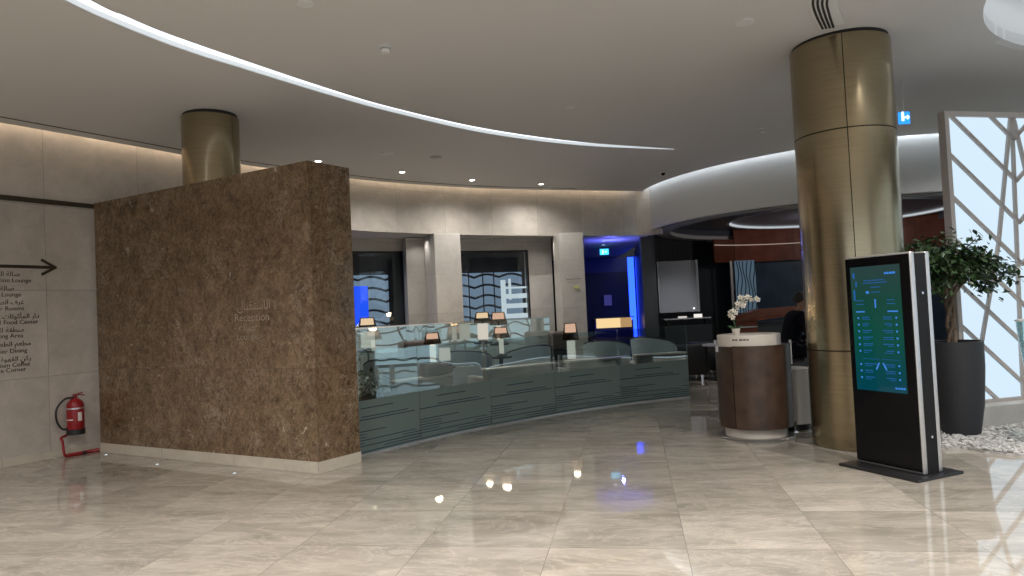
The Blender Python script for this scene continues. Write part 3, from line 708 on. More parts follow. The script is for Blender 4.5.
sofa(.12, 10.78, math.atan2(.5, .9), 1.25, 'grey sofa in the middle behind the curved glass, below the paired lamps')
sofa(1.40, 11.50, math.atan2(.4, .92), 1.15, 'grey sofa behind the curved glass, in front of the notice pier')
sofa(2.50, 12.02, math.atan2(.2, .97), .9, 'grey sofa behind the right hand end of the glass balustrade')
def bolster(x, y, z, ang, w, lab, tone='fabric_dark', h=.17):
    return tag(MB().box((x, y, z), (w, .15, h), ang, bev=.05).build('bolster_cushion', tone, smooth=True), lab, 'cushion')
bolster(-1.10, 9.80, .745+.085, math.atan2(.83, .68), .55, 'flat taupe bolster cushion lying on the ledge of the left sofa')

def tub_chair(x, y, rz, label, tone='fabric_blue'):
    t = thing('tub_armchair', label, 'armchair', (x, y, 0), rz, 'pale blue tub armchairs in the lounge')
    MB().lathe([(0, .28), (.30, .28), (.33, .32), (.33, .42), (.29, .46), (0, .46)], (0, 0, 0), 28).build('seat', tone, t, True, world=False)
    # curved back wrapping three sides, higher in the middle
    b = MB(); n = 28; ring = []
    for k in range(n+1):
        a = math.radians(-40+260*k/n); hgt = .66+.30*math.sin(PI*k/n)**.8
        ca, sa = math.cos(a), math.sin(a)
        ring.append([b.bm.verts.new(v) for v in ((.34*ca, .34*sa, .20), (.42*ca, .42*sa, .20), (.45*ca, .45*sa, hgt-.03), (.42*ca, .42*sa, hgt), (.38*ca, .38*sa, hgt), (.35*ca, .35*sa, hgt-.03))])
    for A, B in zip(ring, ring[1:]):
        for k in range(6): b.face([A[k], A[(k+1) % 6], B[(k+1) % 6], B[k]])
    b.face(ring[0]); b.face(ring[-1][::-1]); b.build('backrest', tone, t, True, world=False)
    pts = []
    for k in range(n+1):
        a = math.radians(-40+260*k/n); hgt = .66+.30*math.sin(PI*k/n)**.8; pts.append((.435*math.cos(a), .435*math.sin(a), hgt-.005))
    MB().tube(pts, .014, 6).build('piping', 'piping', t, True, world=False)
    for sx in (-1, 1):
        for sy in (-1, 1): MB().tube([(sx*.22, sy*.22, .29), (sx*.25, sy*.25, 0)], .018, 8).build('leg', 'black_satin', t, world=False)
    return t
chairs = [(-1.98, 11.2, 3.3, 'pale blue tub armchair left of the peach lamp'), (-3.05, 11.75, -.4, 'pale blue tub armchair nearest the left lounge window'), (-.85, 12.2, 3.0, 'pale blue tub armchair right of the peach lamp'),
          (.2, 12.75, -2.6, 'pale blue tub armchair left of the notice pier lamp'), (1.75, 13.4, 2.8, 'pale blue tub armchair before the blue passage'), (2.75, 13.9, 2.4, 'pale blue tub armchair nearest the black wall corner')]
c0 = None
for x, y, r, lab in chairs:
    if c0 is None: c0 = tub_chair(x, y, r, lab)
    else:
        c = copy_tree(c0); c.location = (x, y, 0); c.rotation_euler = (0, 0, r); c['label'] = lab
for x, y, lab in ((-1.7, 12.6, 'brown low bench behind the peach lamp'), (.95, 14.1, 'brown cushioned low bench left of the notice pier')):
    t = thing('low_bench', lab, 'bench', (x, y, 0), .5, 'dark benches in the lounge')
    MB().box((0, 0, .95), (.55, .22, .36), bev=.05).build('backrest', 'fabric_dark', t, True, world=False)
    MB().box((0, -.25, .45), (.6, .5, .22), bev=.05).build('seat', 'fabric_dark', t, True, world=False)
    MB().box((0, -.02, .42), (.5, .1, .8)).build('back_support', 'black_satin', t, world=False)
    for sx in (-1, 1): MB().box((sx*.24, -.35, .17), (.04, .04, .34)).build('leg', 'black_satin', t, world=False)

def lamp(x, y, zb, zt, r, label, core, stem_h=.3, stem_r=.055, tab=True):
    """table lamp: zb/zt = bottom/top of the shade above the floor"""
    base = zb-stem_h-.06
    t = thing('table_lamp', label, 'lamp', (x, y, base), 0, 'dark shaded lamps in the lounge')
    MB().lathe([(0, base), (.09, base), (.09, base+.02), (.015, base+.035), (.012, zb+.06), (0, zb+.06)], (x, y, 0), 20).build('base', 'black_satin', t, True)
    MB().lathe([(.0135, base+.05), (stem_r, base+.05), (stem_r, zb-.012), (.0135, zb-.012)], (x, y, 0), 24).build('glowing_stem', 'lamp_stem', t, True)
    MB().lathe([(r, zb), (r*.70, zt), (r*.70-.004, zt), (r-.004, zb)], (x, y, 0), 28, close=True).build('lamp_shade', 'shade', t, True)
    h = zt-zb
    MB().lathe([(0, zb+h*.45), (r*.66, zb+h*.45), (r*.60, zt-.015), (0, zt-.015)], (x, y, 0), 24).build('diffuser', core, t, True)
    if tab:
        s = thing('side_table', 'black side table under the ' + ' '.join(label.split()[:12]), 'side table', (x, y, 0), 0, 'side tables under lamps')
        MB().lathe([(0, base-.03), (.18, base-.03), (.18, base-.001), (0, base-.001)], (x, y, 0), 24).build('table_top', 'black_satin', s)
        MB().tube([(x, y, base-.03), (x, y, .02)], .02, 10).build('stem', 'black_satin', s); MB().lathe([(0, 0), (.15, 0), (.15, .02), (0, .02)], (x, y, 0), 24).build('base', 'black_satin', s)
    l = bpy.data.lights.new('lamp_bulb', 'POINT'); l.energy = 4; l.color = (1, .75, .5); l.shadow_soft_size = .06
    lo = bpy.data.objects.new('lamp_bulb', l); lo.location = (x, y, zt+.05); C.objects.link(lo)
def AT(px, py, Y):                          # point where a sight line of the photo meets depth Y
    P = math.atan(22/700.); R = math.atan(.0474); f = (0, math.cos(P), math.sin(P)); u0 = (0, -math.sin(P), math.cos(P))
    r = (math.cos(R), -math.sin(R)*u0[1], -math.sin(R)*u0[2]); u = (math.sin(R), math.cos(R)*u0[1], math.cos(R)*u0[2])
    a = (px-512)/700.; b_ = (288-py)/700.; d = [f[i]+a*r[i]+b_*u[i] for i in range(3)]; k = Y/d[1]
    return (d[0]*k, Y, 1.6+d[2]*k)
for px, yt, yb, Y, w, lab, core, sh, sr in [
    (367, 317.5, 331, 12.2, 20, 'dark shaded lamp right beside the brown marble wall', 'lamp_core', .28, .12),
    (432, 332.5, 344, 11.3, 18, 'peach glowing lamp standing before the tall stone pier', 'lamp_core_pink', .28, .05),
    (482, 312, 323, 13.3, 18, 'left one of the paired dark lamps before the right window', 'lamp_core', .30, .10),
    (498, 312, 325, 13.0, 18, 'right one of the paired dark lamps before the right window', 'lamp_core_pink', .28, .04),
    (500.5, 327, 338, 11.9, 18, 'front dark shaded lamp just below the paired lamps', 'lamp_core_pink', .25, .04),
    (570, 323, 340, 12.6, 17, 'dark shaded lamp with bright white stem before the notice pier', 'lamp_core_pink', .33, .075)]:
    A = AT(px, yt, Y); B = AT(px, yb, Y); lamp(A[0], Y, B[2], A[2], w/700*Y/2, lab, core, sh, sr)
x, y = -.98, 9.62
t = thing('table_lamp', 'small white cylinder lamp on teal base standing on the left sofa ledge', 'lamp', (x, y, .74))
x, y, z = AT(445, 362, 10.5); b0 = z-.06
MB().lathe([(0, b0), (.09, b0), (.09, b0+.07), (.05, b0+.085), (0, b0+.085)], (x, y, 0), 24).build('base', 'teal', t, True)
MB().lathe([(0, b0+.085), (.085, b0+.085), (.085, b0+.27), (0, b0+.27)], (x, y, 0), 24).build('lamp_shade', 'lamp_stem', t, True)
s = thing('side_table', 'small round side table under the teal based lamp', 'side table', (x, y, 0), 0, 'side tables under lamps')
MB().lathe([(0, b0-.03), (.16, b0-.03), (.16, b0-.001), (0, b0-.001)], (x, y, 0), 24).build('table_top', 'black_satin', s); MB().tube([(x, y, b0-.03), (x, y, .0)], .02, 10).build('stem', 'black_satin', s)
t['label'] = 'small white cylinder lamp on teal base behind the left sofa'; t.location = (0, 0, 0)
for ch in [k for k in S.objects if k.parent == t]:
    for v in ch.data.vertices: v.co += Vector((-.98, 9.62, .74))
# small leafy plant behind the glass
def leafy(t, c, n, R, L, mat, zr=(.0, 1.0), flat_=.5, name='foliage', droop=.5):
    b = MB()
    for i in range(n):
        d = Vector((random.gauss(0, 1), random.gauss(0, 1), random.gauss(0, 1))).normalized()
        rr = random.random()**.45; p = Vector(c)+Vector((d.x*R[0], d.y*R[1], d.z*R[2]))*rr
        leaf(b, p, Vector((d.x, d.y, d.z*.3-droop*random.random())), L*random.uniform(.7, 1.25))
    return b.build(name, mat, t, True)
def leaf(b, p, d, L, w=.42):
    d = d.normalized(); s = d.cross(Vector((random.gauss(0, .5), random.gauss(0, .5), 1))).normalized(); n = s.cross(d)
    q = [p, p+d*L*.35+s*L*w*.5+n*L*.04, p+d*L*.7+s*L*w*.38+n*L*.02, p+d*L-n*L*.08, p+d*L*.7-s*L*w*.38+n*L*.02, p+d*L*.35-s*L*w*.5+n*L*.04, p+d*L*.5-n*L*.03]
    v = [b.bm.verts.new(x) for x in q]
    for a, c in ((0, 1), (1, 2), (2, 3), (3, 4), (4, 5), (5, 0)): b.face([v[a], v[c], v[6]])
t = thing('potted_plant', 'small leafy green plant behind the glass beside the brown marble wall', 'plant', (-1.87, 9.0, 0), 0)
MB().lathe([(0, 0), (.13, 0), (.17, .60), (.15, .60), (.14, .55), (0, .55)], (-1.87, 9.0, 0), 24).build('pot', 'fabric_dark', t, True)
leafy(t, (-1.87, 9.0, .74), 170, (.22, .22, .20), .09, 'leaf2')

# ------------------------------------------------------------------ cafe bar under the drum
BC = (8.0, 17.0)
struct(MB().lathe([(3.68, 2.68), (3.68, 3.625), (3.76, 3.625), (3.76, 2.68)], (*BC, 0), 60, a0=math.radians(-50), a1=math.radians(113.5), close=True).build('wall_bulkhead', 'wood'))
struct(MB().lathe([(3.70, 2.68), (3.70, 3.35), (3.76, 3.35), (3.76, 2.68)], (*BC, 0), 20, a0=math.radians(113.6), a1=math.radians(126), close=True).build('wall_bulkhead_side', 'wood_shaded'))  # same bulkhead carried on, its shade put into a darker veneer
b = MB(); b.lathe([(3.65, 3.17), (3.675, 3.17), (3.675, 3.19), (3.65, 3.19)], (*BC, 0), 60, a0=math.radians(75), a1=math.radians(126), close=True)
tag(b.build('light_strip', emit('soft_strip', (1, .8, .7), .35)), 'thin pale light strip across the red brown bulkhead', 'wall light')
struct(MB().lathe([(3.84, 0), (3.84, 2.75), (3.92, 2.75), (3.92, 0)], (*BC, 0), 60, a0=math.radians(-50), a1=math.radians(109), close=True).build('wall_bar', 'navy_wall'))
struct(MB().lathe([(4.42, 0), (4.42, 3.4), (4.5, 3.4), (4.5, 0)], (*BC, 0), 20, a0=math.radians(108), a1=math.radians(174), close=True).build('wall_bar_side', 'dark_wall'))
g = thing('lit_lattice', 'tall pale blue screen with dark wavy bars behind the orchid', 'screen', (6.75, 20.7, 1.2), 0, None)
x0, y0 = 6.50, 20.30; x1, y1 = 7.12, 20.42
MB().strip([(x0, y0), (x1, y1)], 1.2, 2.72, .03, 1).build('backlight', emit('dim_blue_backlight', (.32, .50, .68), .20), g)
b = MB()
for k in range(6):
    u = (k+.5)/6; b.tube([(x0+(x1-x0)*u+.035*math.sin(6*z+k), y0+(y1-y0)*u-.02, z) for z in [1.2+1.5*q/16 for q in range(17)]], .014, 6)
b.build('wavy_bar', 'bar_dark', g, True)
MB().strip([(x0-.16, y0-.03), (x0-.09, y0-.02)], 1.0, 2.72, .04, 1).build('edge_post', 'ring_grey', g)
# grey hanging board
t = thing('hanging_board', 'large grey board hanging on the black wall left of the bar', 'board', (3.75, 16.0, 1.35))
t.location = (4.4, 18.5, 1.33)
MB().box((4.40, 18.53, 2.013), (1.08, .05, 1.36), bev=.004).build('board', 'slate', t)
MB().box((4.90, 18.49, 2.013), (.05, .05, 1.37)).build('side_frame', 'silver', t)
MB().box((3.87, 18.50, 2.013), (.022, .05, 1.36)).build('side_frame', 'silver', t)
MB().ball((4.77, 18.48, 1.42), .02).build('indicator_light', emit('tiny_white_light', (1, 1, 1), 2), t)
for xx in (4.15, 4.65): MB().box((xx, 19.0, 2.5), (.04, .95, .04)).build('bracket', 'black_satin', t)
# counter with glowing under shelf, and dark lounge seats of the bar
t = thing('back_counter', 'dark bar counter with small white glowing shelf under the grey board', 'counter', (3.9, 16.3, 0))
t.location = (4.5, 18.0, 0)
MB().box((4.45, 18.12, .50), (1.2, .5, 1.0), .0).build('body', 'dark_wall', t)
MB().box((4.45, 18.04, 1.17), (1.2, .26, .03)).build('shelf', 'ring_grey', t)
MB().box((4.72, 17.93, 1.23), (.20, .06, .09)).build('lit_box', emit('white_box_glow', (1, .97, .9), .9), t)
MB().box((4.32, 17.93, 1.21), (.22, .05, .05)).build('lit_box', emit('white_box_glow_dim', (1, .95, .9), .6), t)
for xx in (3.95, 4.95): MB().box((xx, 18.04, 1.08), (.04, .2, .16)).build('bracket', 'black_satin', t)
def club_chair(x, y, rz, lab):
    t = thing('club_chair', lab, 'armchair', (x, y, 0), rz, 'black club chairs by the bar')
    MB().box((0, 0, .24), (.78, .72, .26), bev=.04).build('seat', 'black_rubber', t, True, world=False)
    MB().box((0, .32, .42), (.86, .16, .62), bev=.06).build('backrest', 'black_rubber', t, True, world=False)
    for s in (-1, 1):
        MB().box((s*.38, .0, .34), (.13, .72, .40), bev=.05).build('armrest', 'black_rubber', t, True, world=False)
        for q in (-1, 1): MB().box((s*.3, q*.28, .055), (.04, .04, .11)).build('leg', 'chrome', t, world=False)
    return t
club_chair(3.55, 14.6, 2.9, 'black club chair just right of the glass balustrade end')
club_chair(4.35, 15.3, 2.2, 'black club chair farther back between balustrade and podium')
t = thing('cafe_table', 'small round black table with white cup near the black chairs', 'table', (4.0, 13.6+.9, 0))
t.location = (4.05, 14.0, 0)
MB().lathe([(0, .70), (.30, .70), (.30, .73), (0, .73)], (4.05, 14.0, 0), 32).build('table_top', 'slate', t, True)
MB().lathe([(0, 0), (.2, 0), (.2, .015), (.02, .03), (.02, .70), (0, .70)], (4.05, 14.0, 0), 24).build('stem', 'chrome', t, True)
t = thing('cup', 'white cup standing on the small round black table', 'cup', (4.0, 13.95, .73))
MB().lathe([(0, 0), (.03, 0), (.045, .08), (.04, .08), (.028, .008), (0, .008)], (4.0, 13.95, .73), 20).build('bowl', 'label_white', t, True)
MB().tube([(4.045, 13.95, .79), (4.075, 13.95, .775), (4.06, 13.95, .75), (4.035, 13.95, .75)], .005, 6).build('handle', 'label_white', t, True)
tag(MB().ball((4.12, 14.0, .745), .03, (1.6, 1, .5), 2, jit=.1).build('napkin', 'label_white', smooth=True), 'crumpled white napkin on the small round black table', 'napkin')
tag(MB().ball((4.25, 13.5, .03), .06, (2.0, 1, .5), 2, jit=.15).build('crumpled_bag', 'label_white', smooth=True), 'white crumpled bag on the floor by the black chairs', 'bag')
# red brown counter behind the podium, with a long tapering top
t = thing('bar_counter', 'red brown wooden bar counter with tapering top behind the podium', 'counter', (5.2, 13.5, 0))
A = AT(737, 322, 13.0); B = AT(757, 322, 13.0); D = AT(812, 309, 13.6)
MB().prism([(A[0], 13.0), (B[0], 13.0), (B[0]+.1, 13.5), (A[0]+.1, 13.5)], 0, 1.27).build('body', 'wood', t)
b = MB(); pf = [(A[0]-.02, 12.97, 1.28), (A[0]+.42, 12.97, 1.40), (D[0]+1.2, 13.4, 1.46), (D[0]+1.2, 13.4, 1.40), (B[0], 12.97, 1.19), (A[0]-.02, 12.97, 1.19)]
fr = [b.bm.verts.new(p) for p in pf]; bk = [b.bm.verts.new((p[0]+.05, p[1]+.45, p[2])) for p in pf]
b.face(fr); b.face(bk[::-1])
for i in range(6): b.face([fr[i], fr[(i+1) % 6], bk[(i+1) % 6], bk[i]])
b.build('counter_top', 'wood', t)
MB().box(((A[0]+B[0])/2, 12.985, 1.08), (B[0]-A[0], .02, .02)).build('edge_strip', 'silver', t)
MB().prism([(B[0]+.02, 13.15), (D[0]+1.2, 13.5), (D[0]+1.2, 13.9), (B[0]+.1, 13.5)], 0, 1.15).build('dark_front', 'dark_wall', t)
# ------------------------------------------------------------------ podium with orchid, bin, person
PX, PY = 2.775, 8.24
t = thing('reception_podium', 'rounded brown leather podium with cream top band and grey disc base', 'podium', (PX, PY, 0))
MB().lathe([(0, 0), (.43, 0), (.43, .015), (.42, .022), (0, .022)], (PX, PY, 0), 64).build('base_disc', 'grey_base', t, True)
MB().lathe([(0, .022), (.345, .022), (.345, .135), (0, .135)], (PX, PY, 0), 64).build('plinth', 'cream_panel', t, True)
a_s = math.radians(-140)
MB().lathe([(.415, .13), (.425, 1.07), (.405, 1.07), (.395, .13)], (PX, PY, 0), 72, a0=a_s+.02, a1=a_s+math.radians(190), close=True).build('front_wrap', 'leather', t, True)
MB().lathe([(.405, .13), (.412, 1.055), (.392, 1.055), (.385, .13)], (PX, PY, 0), 72, a0=a_s-math.radians(168), a1=a_s-.02, close=True).build('side_wrap', 'leather', t, True)
MB().lathe([(0, .13), (.38, .13), (.385, 1.06), (0, 1.06)], (PX, PY, 0), 64).build('core', 'black_satin', t, True)
MB().lathe([(0, 1.04), (.355, 1.04), (.355, 1.185), (.34, 1.19), (0, 1.19)], (PX-.03, PY, 0), 64).build('top_band', 'cream_panel', t, True)
aa = math.radians(-18)
for ang, z0, z1, nm in ((-10, .82, 1.10, 'edge_strip'), (-172, 1.0, 1.07, 'edge_strip')):
    a = math.radians(ang); MB().box((PX+.43*math.cos(a), PY+.43*math.sin(a), (z0+z1)/2), (.025, .03, z1-z0), a).build(nm, 'silver', t)
b = MB()
for k, (dx, w) in enumerate(((-125, 5), (-119.5, 2.5), (-116, 3.2), (-111, 4.5))):
    pass
for u0_, u1_ in ((-138, -133), (-132, -128), (-125, -119), (-118, -113), (-112, -108)):
    b.lathe([(.3565, 1.13), (.3565, 1.147), (.354, 1.147), (.354, 1.13)], (PX-.03, PY, 0), 6, a0=math.radians(u0_), a1=math.radians(u1_), close=True)
b.build('small_print', 'sign_metal', t)
# orchid
ox, oy, oz = AT(736, 331, 8.18); oz = 1.191
o = thing('orchid', 'white orchid in small ivory pot on the podium top', 'orchid', (ox, oy, oz))
MB().lathe([(0, 0), (.035, 0), (.05, .07), (.045, .07), (.04, .055), (0, .055)], (ox, oy, oz), 24).build('pot', 'cream_panel', o, True)
b = MB()
for k in range(5):
    a = k*1.3; d = Vector((math.cos(a), math.sin(a), .5)); leaf(b, Vector((ox, oy, oz+.06)), d, .11, .35)
b.build('foliage', 'leaf2', o, True)
stem = spline([(ox, oy, oz+.05), (ox-.02, oy, oz+.20), (ox-.01, oy, oz+.32), (ox+.06, oy-.01, oz+.40), (ox+.16, oy-.02, oz+.43), (ox+.25, oy-.03, oz+.40)], 6)
MB().tube(stem, .0045, 6).build('stem', 'leaf2', o, True)
stem2 = spline([(ox, oy, oz+.05), (ox-.03, oy, oz+.2), (ox-.035, oy+.01, oz+.27), (ox-.02, oy+.01, oz+.33)], 5)
MB().tube(stem2, .0045, 6).build('stem', 'leaf2', o, True)
fl = [(-.035, .20), (-.05, .26), (-.03, .28), (.0, .255), (.03, .31), (.02, .36), (.06, .34), (.08, .39), (.055, .43), (.10, .42), (.12, .37), (.135, .43), (.17, .425), (.20, .40), (.24, .41), (.27, .395), (-.055, .225), (.09, .33)]
for k, (dx, dz) in enumerate(fl):
    c = Vector((ox+dx, oy-.02+.03*math.sin(k*2.1), oz+dz)); s = .030
    b = MB(); tilt = Matrix.Rotation(random.uniform(-.5, .5), 4, 'Z') @ Matrix.Rotation(random.uniform(-.3, .3), 4, 'X')
    for q in range(5):
        a = q*2*PI/5+PI/2; rr = Matrix.Rotation(-a, 4, 'Y')
        b.ball(c + (tilt @ Vector((math.cos(a)*s*.6, 0, math.sin(a)*s*.6))), s*.62, (1, .22, .72), 1, tilt @ rr)
    f_ = b.build('flower', 'petal', o, 'all')
    MB().ball(c+Vector((0, -.008, 0)), .006, sub=1).build('lip', 'petal_mid', f_)
# white bin with chrome base
bx, by = 3.35, 8.52
t = thing('pedal_bin', 'off white cylindrical bin on round chrome base beside the bronze column', 'bin', (bx, by, 0))
MB().lathe([(0, 0), (.20, 0), (.20, .012), (.19, .018), (0, .018)], (bx, by, 0), 48).build('base_plate', 'chrome', t, True)
MB().lathe([(0, .018), (.17, .018), (.17, .085), (0, .085)], (bx, by, 0), 40).build('base_ring', 'black_satin', t, True)
MB().lathe([(0, .085), (.185, .085), (.185, .70), (.175, .71), (0, .71)], (bx, by, 0), 48).build('body', 'white_bin', t, True)
MB().lathe([(0, .712), (.183, .712), (.186, .735), (.17, .745), (0, .745)], (bx, by, 0), 48).build('lid', 'white_bin', t, True)
MB().box((bx-.08, by-.18, .07), (.018, .02, .11)).build('pedal', 'chrome', t)

# person: skin modifier body, seated at a high stool, leaning over to the right
def skinned(name, verts, edges, radii, mat, parent=None, sub=2, root=0):
    me = bpy.data.meshes.new(name); me.from_pydata(verts, edges, []); o = bpy.data.objects.new(name, me); C.objects.link(o)
    sm = o.modifiers.new('Skin', 'SKIN'); sm.use_smooth_shade = True
    for i, r in enumerate(radii):
        q = me.skin_vertices[0].data[i]; q.radius = (r, r) if not isinstance(r, tuple) else r; q.use_root = (i == root); q.use_loose = False
    ss = o.modifiers.new('Sub', 'SUBSURF'); ss.levels = sub; ss.render_levels = sub
    dg = bpy.context.evaluated_depsgraph_get(); m2 = bpy.data.meshes.new_from_object(o.evaluated_get(dg))
    C.objects.unlink(o); bpy.data.objects.remove(o)
    m2.materials.clear(); m2.materials.append(M[mat])
    if parent is not None: m2.transform(wm(parent).inverted())
    for p in m2.polygons: p.use_smooth = True
    o = bpy.data.objects.new(name, m2); C.objects.link(o)
    if parent is not None: o.parent = parent
    return o
QX, QY = 3.90, 9.95        # pelvis
pr = lambda x, y, z: (QX+x, QY+y, z)
person = thing('person', 'seated person in dark suit and blue shirt leaning forward beside the column', 'person', (QX, QY, 0))
# torso, neck and head: one continuous skin surface (skin coloured), clothes over it
body = [pr(0, 0, .86), pr(.01, 0, 1.0), pr(.05, 0, 1.16), pr(.11, 0, 1.30), pr(.16, 0, 1.39), pr(.19, 0, 1.45),
        pr(.20, 0, 1.51), pr(.20, 0, 1.58),
        pr(.12, -.17, 1.33), pr(.12, -.22, 1.20), pr(.20, -.22, 1.06), pr(.30, -.17, .97), pr(.36, -.13, .95),
        pr(.12, .17, 1.33), pr(.12, .22, 1.20), pr(.20, .22, 1.06), pr(.30, .12, .98), pr(.36, .06, .96),
        pr(.05, -.10, .84), pr(.42, -.12, .80), pr(.46, -.12, .38), pr(.46, -.12, .32), pr(.58, -.13, .29),
        pr(.05, .10, .84), pr(.42, .12, .80), pr(.46, .12, .38), pr(.46, .12, .32), pr(.58, .13, .29)]
ed = [(0, 1), (1, 2), (2, 3), (3, 4), (4, 5), (5, 6), (6, 7), (3, 8), (8, 9), (9, 10), (10, 11), (11, 12), (3, 13), (13, 14), (14, 15), (15, 16), (16, 17), (0, 18), (18, 19), (19, 20), (20, 21), (21, 22), (0, 23), (23, 24), (24, 25), (25, 26), (26, 27)]
rd_ = [.12, .11, .12, .11, .06, .05, .085, .085, .055, .048, .04, .032, .035, .055, .048, .04, .032, .035, .08, .065, .045, .04, .035, .08, .065, .045, .04, .035]
skinned('body', body, ed, rd_, 'skin', person)
# jacket (shell a little larger) and trousers
jv = body[:5]+body[8:12]+body[13:17]; jv[4] = pr(.15, 0, 1.37)
je = [(0, 1), (1, 2), (2, 3), (3, 4), (3, 5), (5, 6), (6, 7), (7, 8), (3, 9), (9, 10), (10, 11), (11, 12)]
skinned('jacket', jv, je, [.15, .14, .15, .14, .085, .078, .066, .056, .046, .078, .066, .056, .046], 'suit', person)
tv = [body[0]]+body[18:22]+body[23:27]
skinned('trousers', tv, [(0, 1), (1, 2), (2, 3), (3, 4), (0, 5), (5, 6), (6, 7), (7, 8)], [.135, .10, .082, .058, .05, .10, .082, .058, .05], 'suit', person)
skinned('shirt_front', [pr(.12, -.02, 1.05), pr(.17, -.02, 1.2), pr(.215, -.02, 1.32), pr(.20, 0, 1.42)], [(0, 1), (1, 2), (2, 3)], [.075, .075, .07, .062], 'shirt', person)
# face features and hair
hc = Vector(pr(.205, 0, 1.545))
MB().ball(hc+Vector((-.018, 0, .035)), .098, (1.02, .88, .95), 3).build('hair', 'hair', person, 'all')
MB().ball(hc+Vector((.02, 0, -.01)), .092, (.95, .80, 1.12), 3).build('face', 'skin', person, 'all')
b = MB(); b.ball(hc+Vector((.112, 0, -.015)), .016, (1.1, .7, 1.3), 2); b.ball(hc+Vector((.0, -.078, -.01)), .022, (.8, .35, 1.2), 2); b.ball(hc+Vector((.0, .078, -.01)), .022, (.8, .35, 1.2), 2); b.ball(hc+Vector((.098, 0, -.065)), .014, (.6, 1.5, .45), 2); b.build('facial_features', 'skin', person, 'all')
b = MB(); [b.ball(hc+Vector((.098, s*.032, .012)), .010, (.6, 1.2, .7), 2) for s in (-1, 1)]; b.build('eyes', 'hair', person, 'all')
for sy, y0_ in ((-1, -.13), (1, .06)):
    base = Vector(pr(.37, y0_, .95)); v = [tuple(base)]; eg = []; rr = [.03]
    for k in range(4):
        L = [.062, .072, .068, .052][k]; off = (k-1.5)*.021
        p0 = base+Vector((.045, off, .0)); p1 = p0+Vector((L*.5, 0, -.012)); p2 = p1+Vector((L*.35, 0, -.026)); p3 = p2+Vector((L*.1, 0, -.022))
        i = len(v); v += [tuple(p0), tuple(p1), tuple(p2), tuple(p3)]; eg += [(0, i), (i, i+1), (i+1, i+2), (i+2, i+3)]; rr += [.011, .009, .0085, .0075]
    i = len(v); v += [tuple(base+Vector((.02, -sy*.03, 0))), tuple(base+Vector((.05, -sy*.05, -.012))), tuple(base+Vector((.075, -sy*.055, -.022)))]; eg += [(0, i), (i, i+1), (i+1, i+2)]; rr += [.012, .010, .009]
    skinned('hand', v, eg, rr, 'skin', person, 1)
tag(MB().box(pr(.43, -.05, .985), (.10, .14, .004), .2, rot=Matrix.Rotation(.9, 4, 'Y')).build('paper_sheet', 'paper'), 'white paper held by the person in the dark suit', 'paper')
t = thing('bar_stool', 'high black stool under the person in dark suit', 'stool', (QX, QY, 0))
MB().lathe([(0, .68), (.17, .68), (.19, .71), (.17, .735), (0, .735)], (QX, QY, 0), 32).build('seat', 'black_rubber', t, True)
MB().tube([(QX, QY, .68), (QX, QY, .02)], .025, 12).build('stem', 'chrome', t); MB().lathe([(0, 0), (.2, 0), (.2, .015), (.03, .03), (0, .03)], (QX, QY, 0), 32).build('base', 'chrome', t, True)
MB().tube([(QX+.2*math.cos(a/12*2*PI), QY+.2*math.sin(a/12*2*PI), .30) for a in range(13)], .01, 8).build('foot_ring', 'chrome', t, True)

# ------------------------------------------------------------------ display totem
TA = Vector((3.162, 6.631)); TD = Vector((.40, -.915)).normalized(); TN = Vector((-TD.y, TD.x))   # TN points to the back right
t = thing('display_totem', 'black freestanding double sided display totem with silver edges', 'display totem', (3.42, 6.47, 0))
def TP(s, n, z): q = TA+TD*s+TN*n; return (q.x, q.y, z)
tang = math.atan2(TD.y, TD.x); W_ = .675; DP = .245
pc = TP(W_/2+.01, DP/2-.01, 0)
MB().box((pc[0], pc[1], .0125), (.80, .58, .025), tang, bev=.006).build('base_plate', 'black_satin', t)
ctr = lambda n: TP(W_/2, n, 0)
c = ctr(DP/2); MB().box((c[0], c[1], .975), (W_-.008, DP-.10, 1.905), tang).build('middle_body', flat('matt_black_body', (.008, .008, .009), .6, spec=.2), t)
for n in (.0275, DP-.0275):
    c = ctr(n); MB().box((c[0], c[1], .985), (W_, .055, 1.915), tang, bev=.014).build('silver_frame', 'silver', t, True)
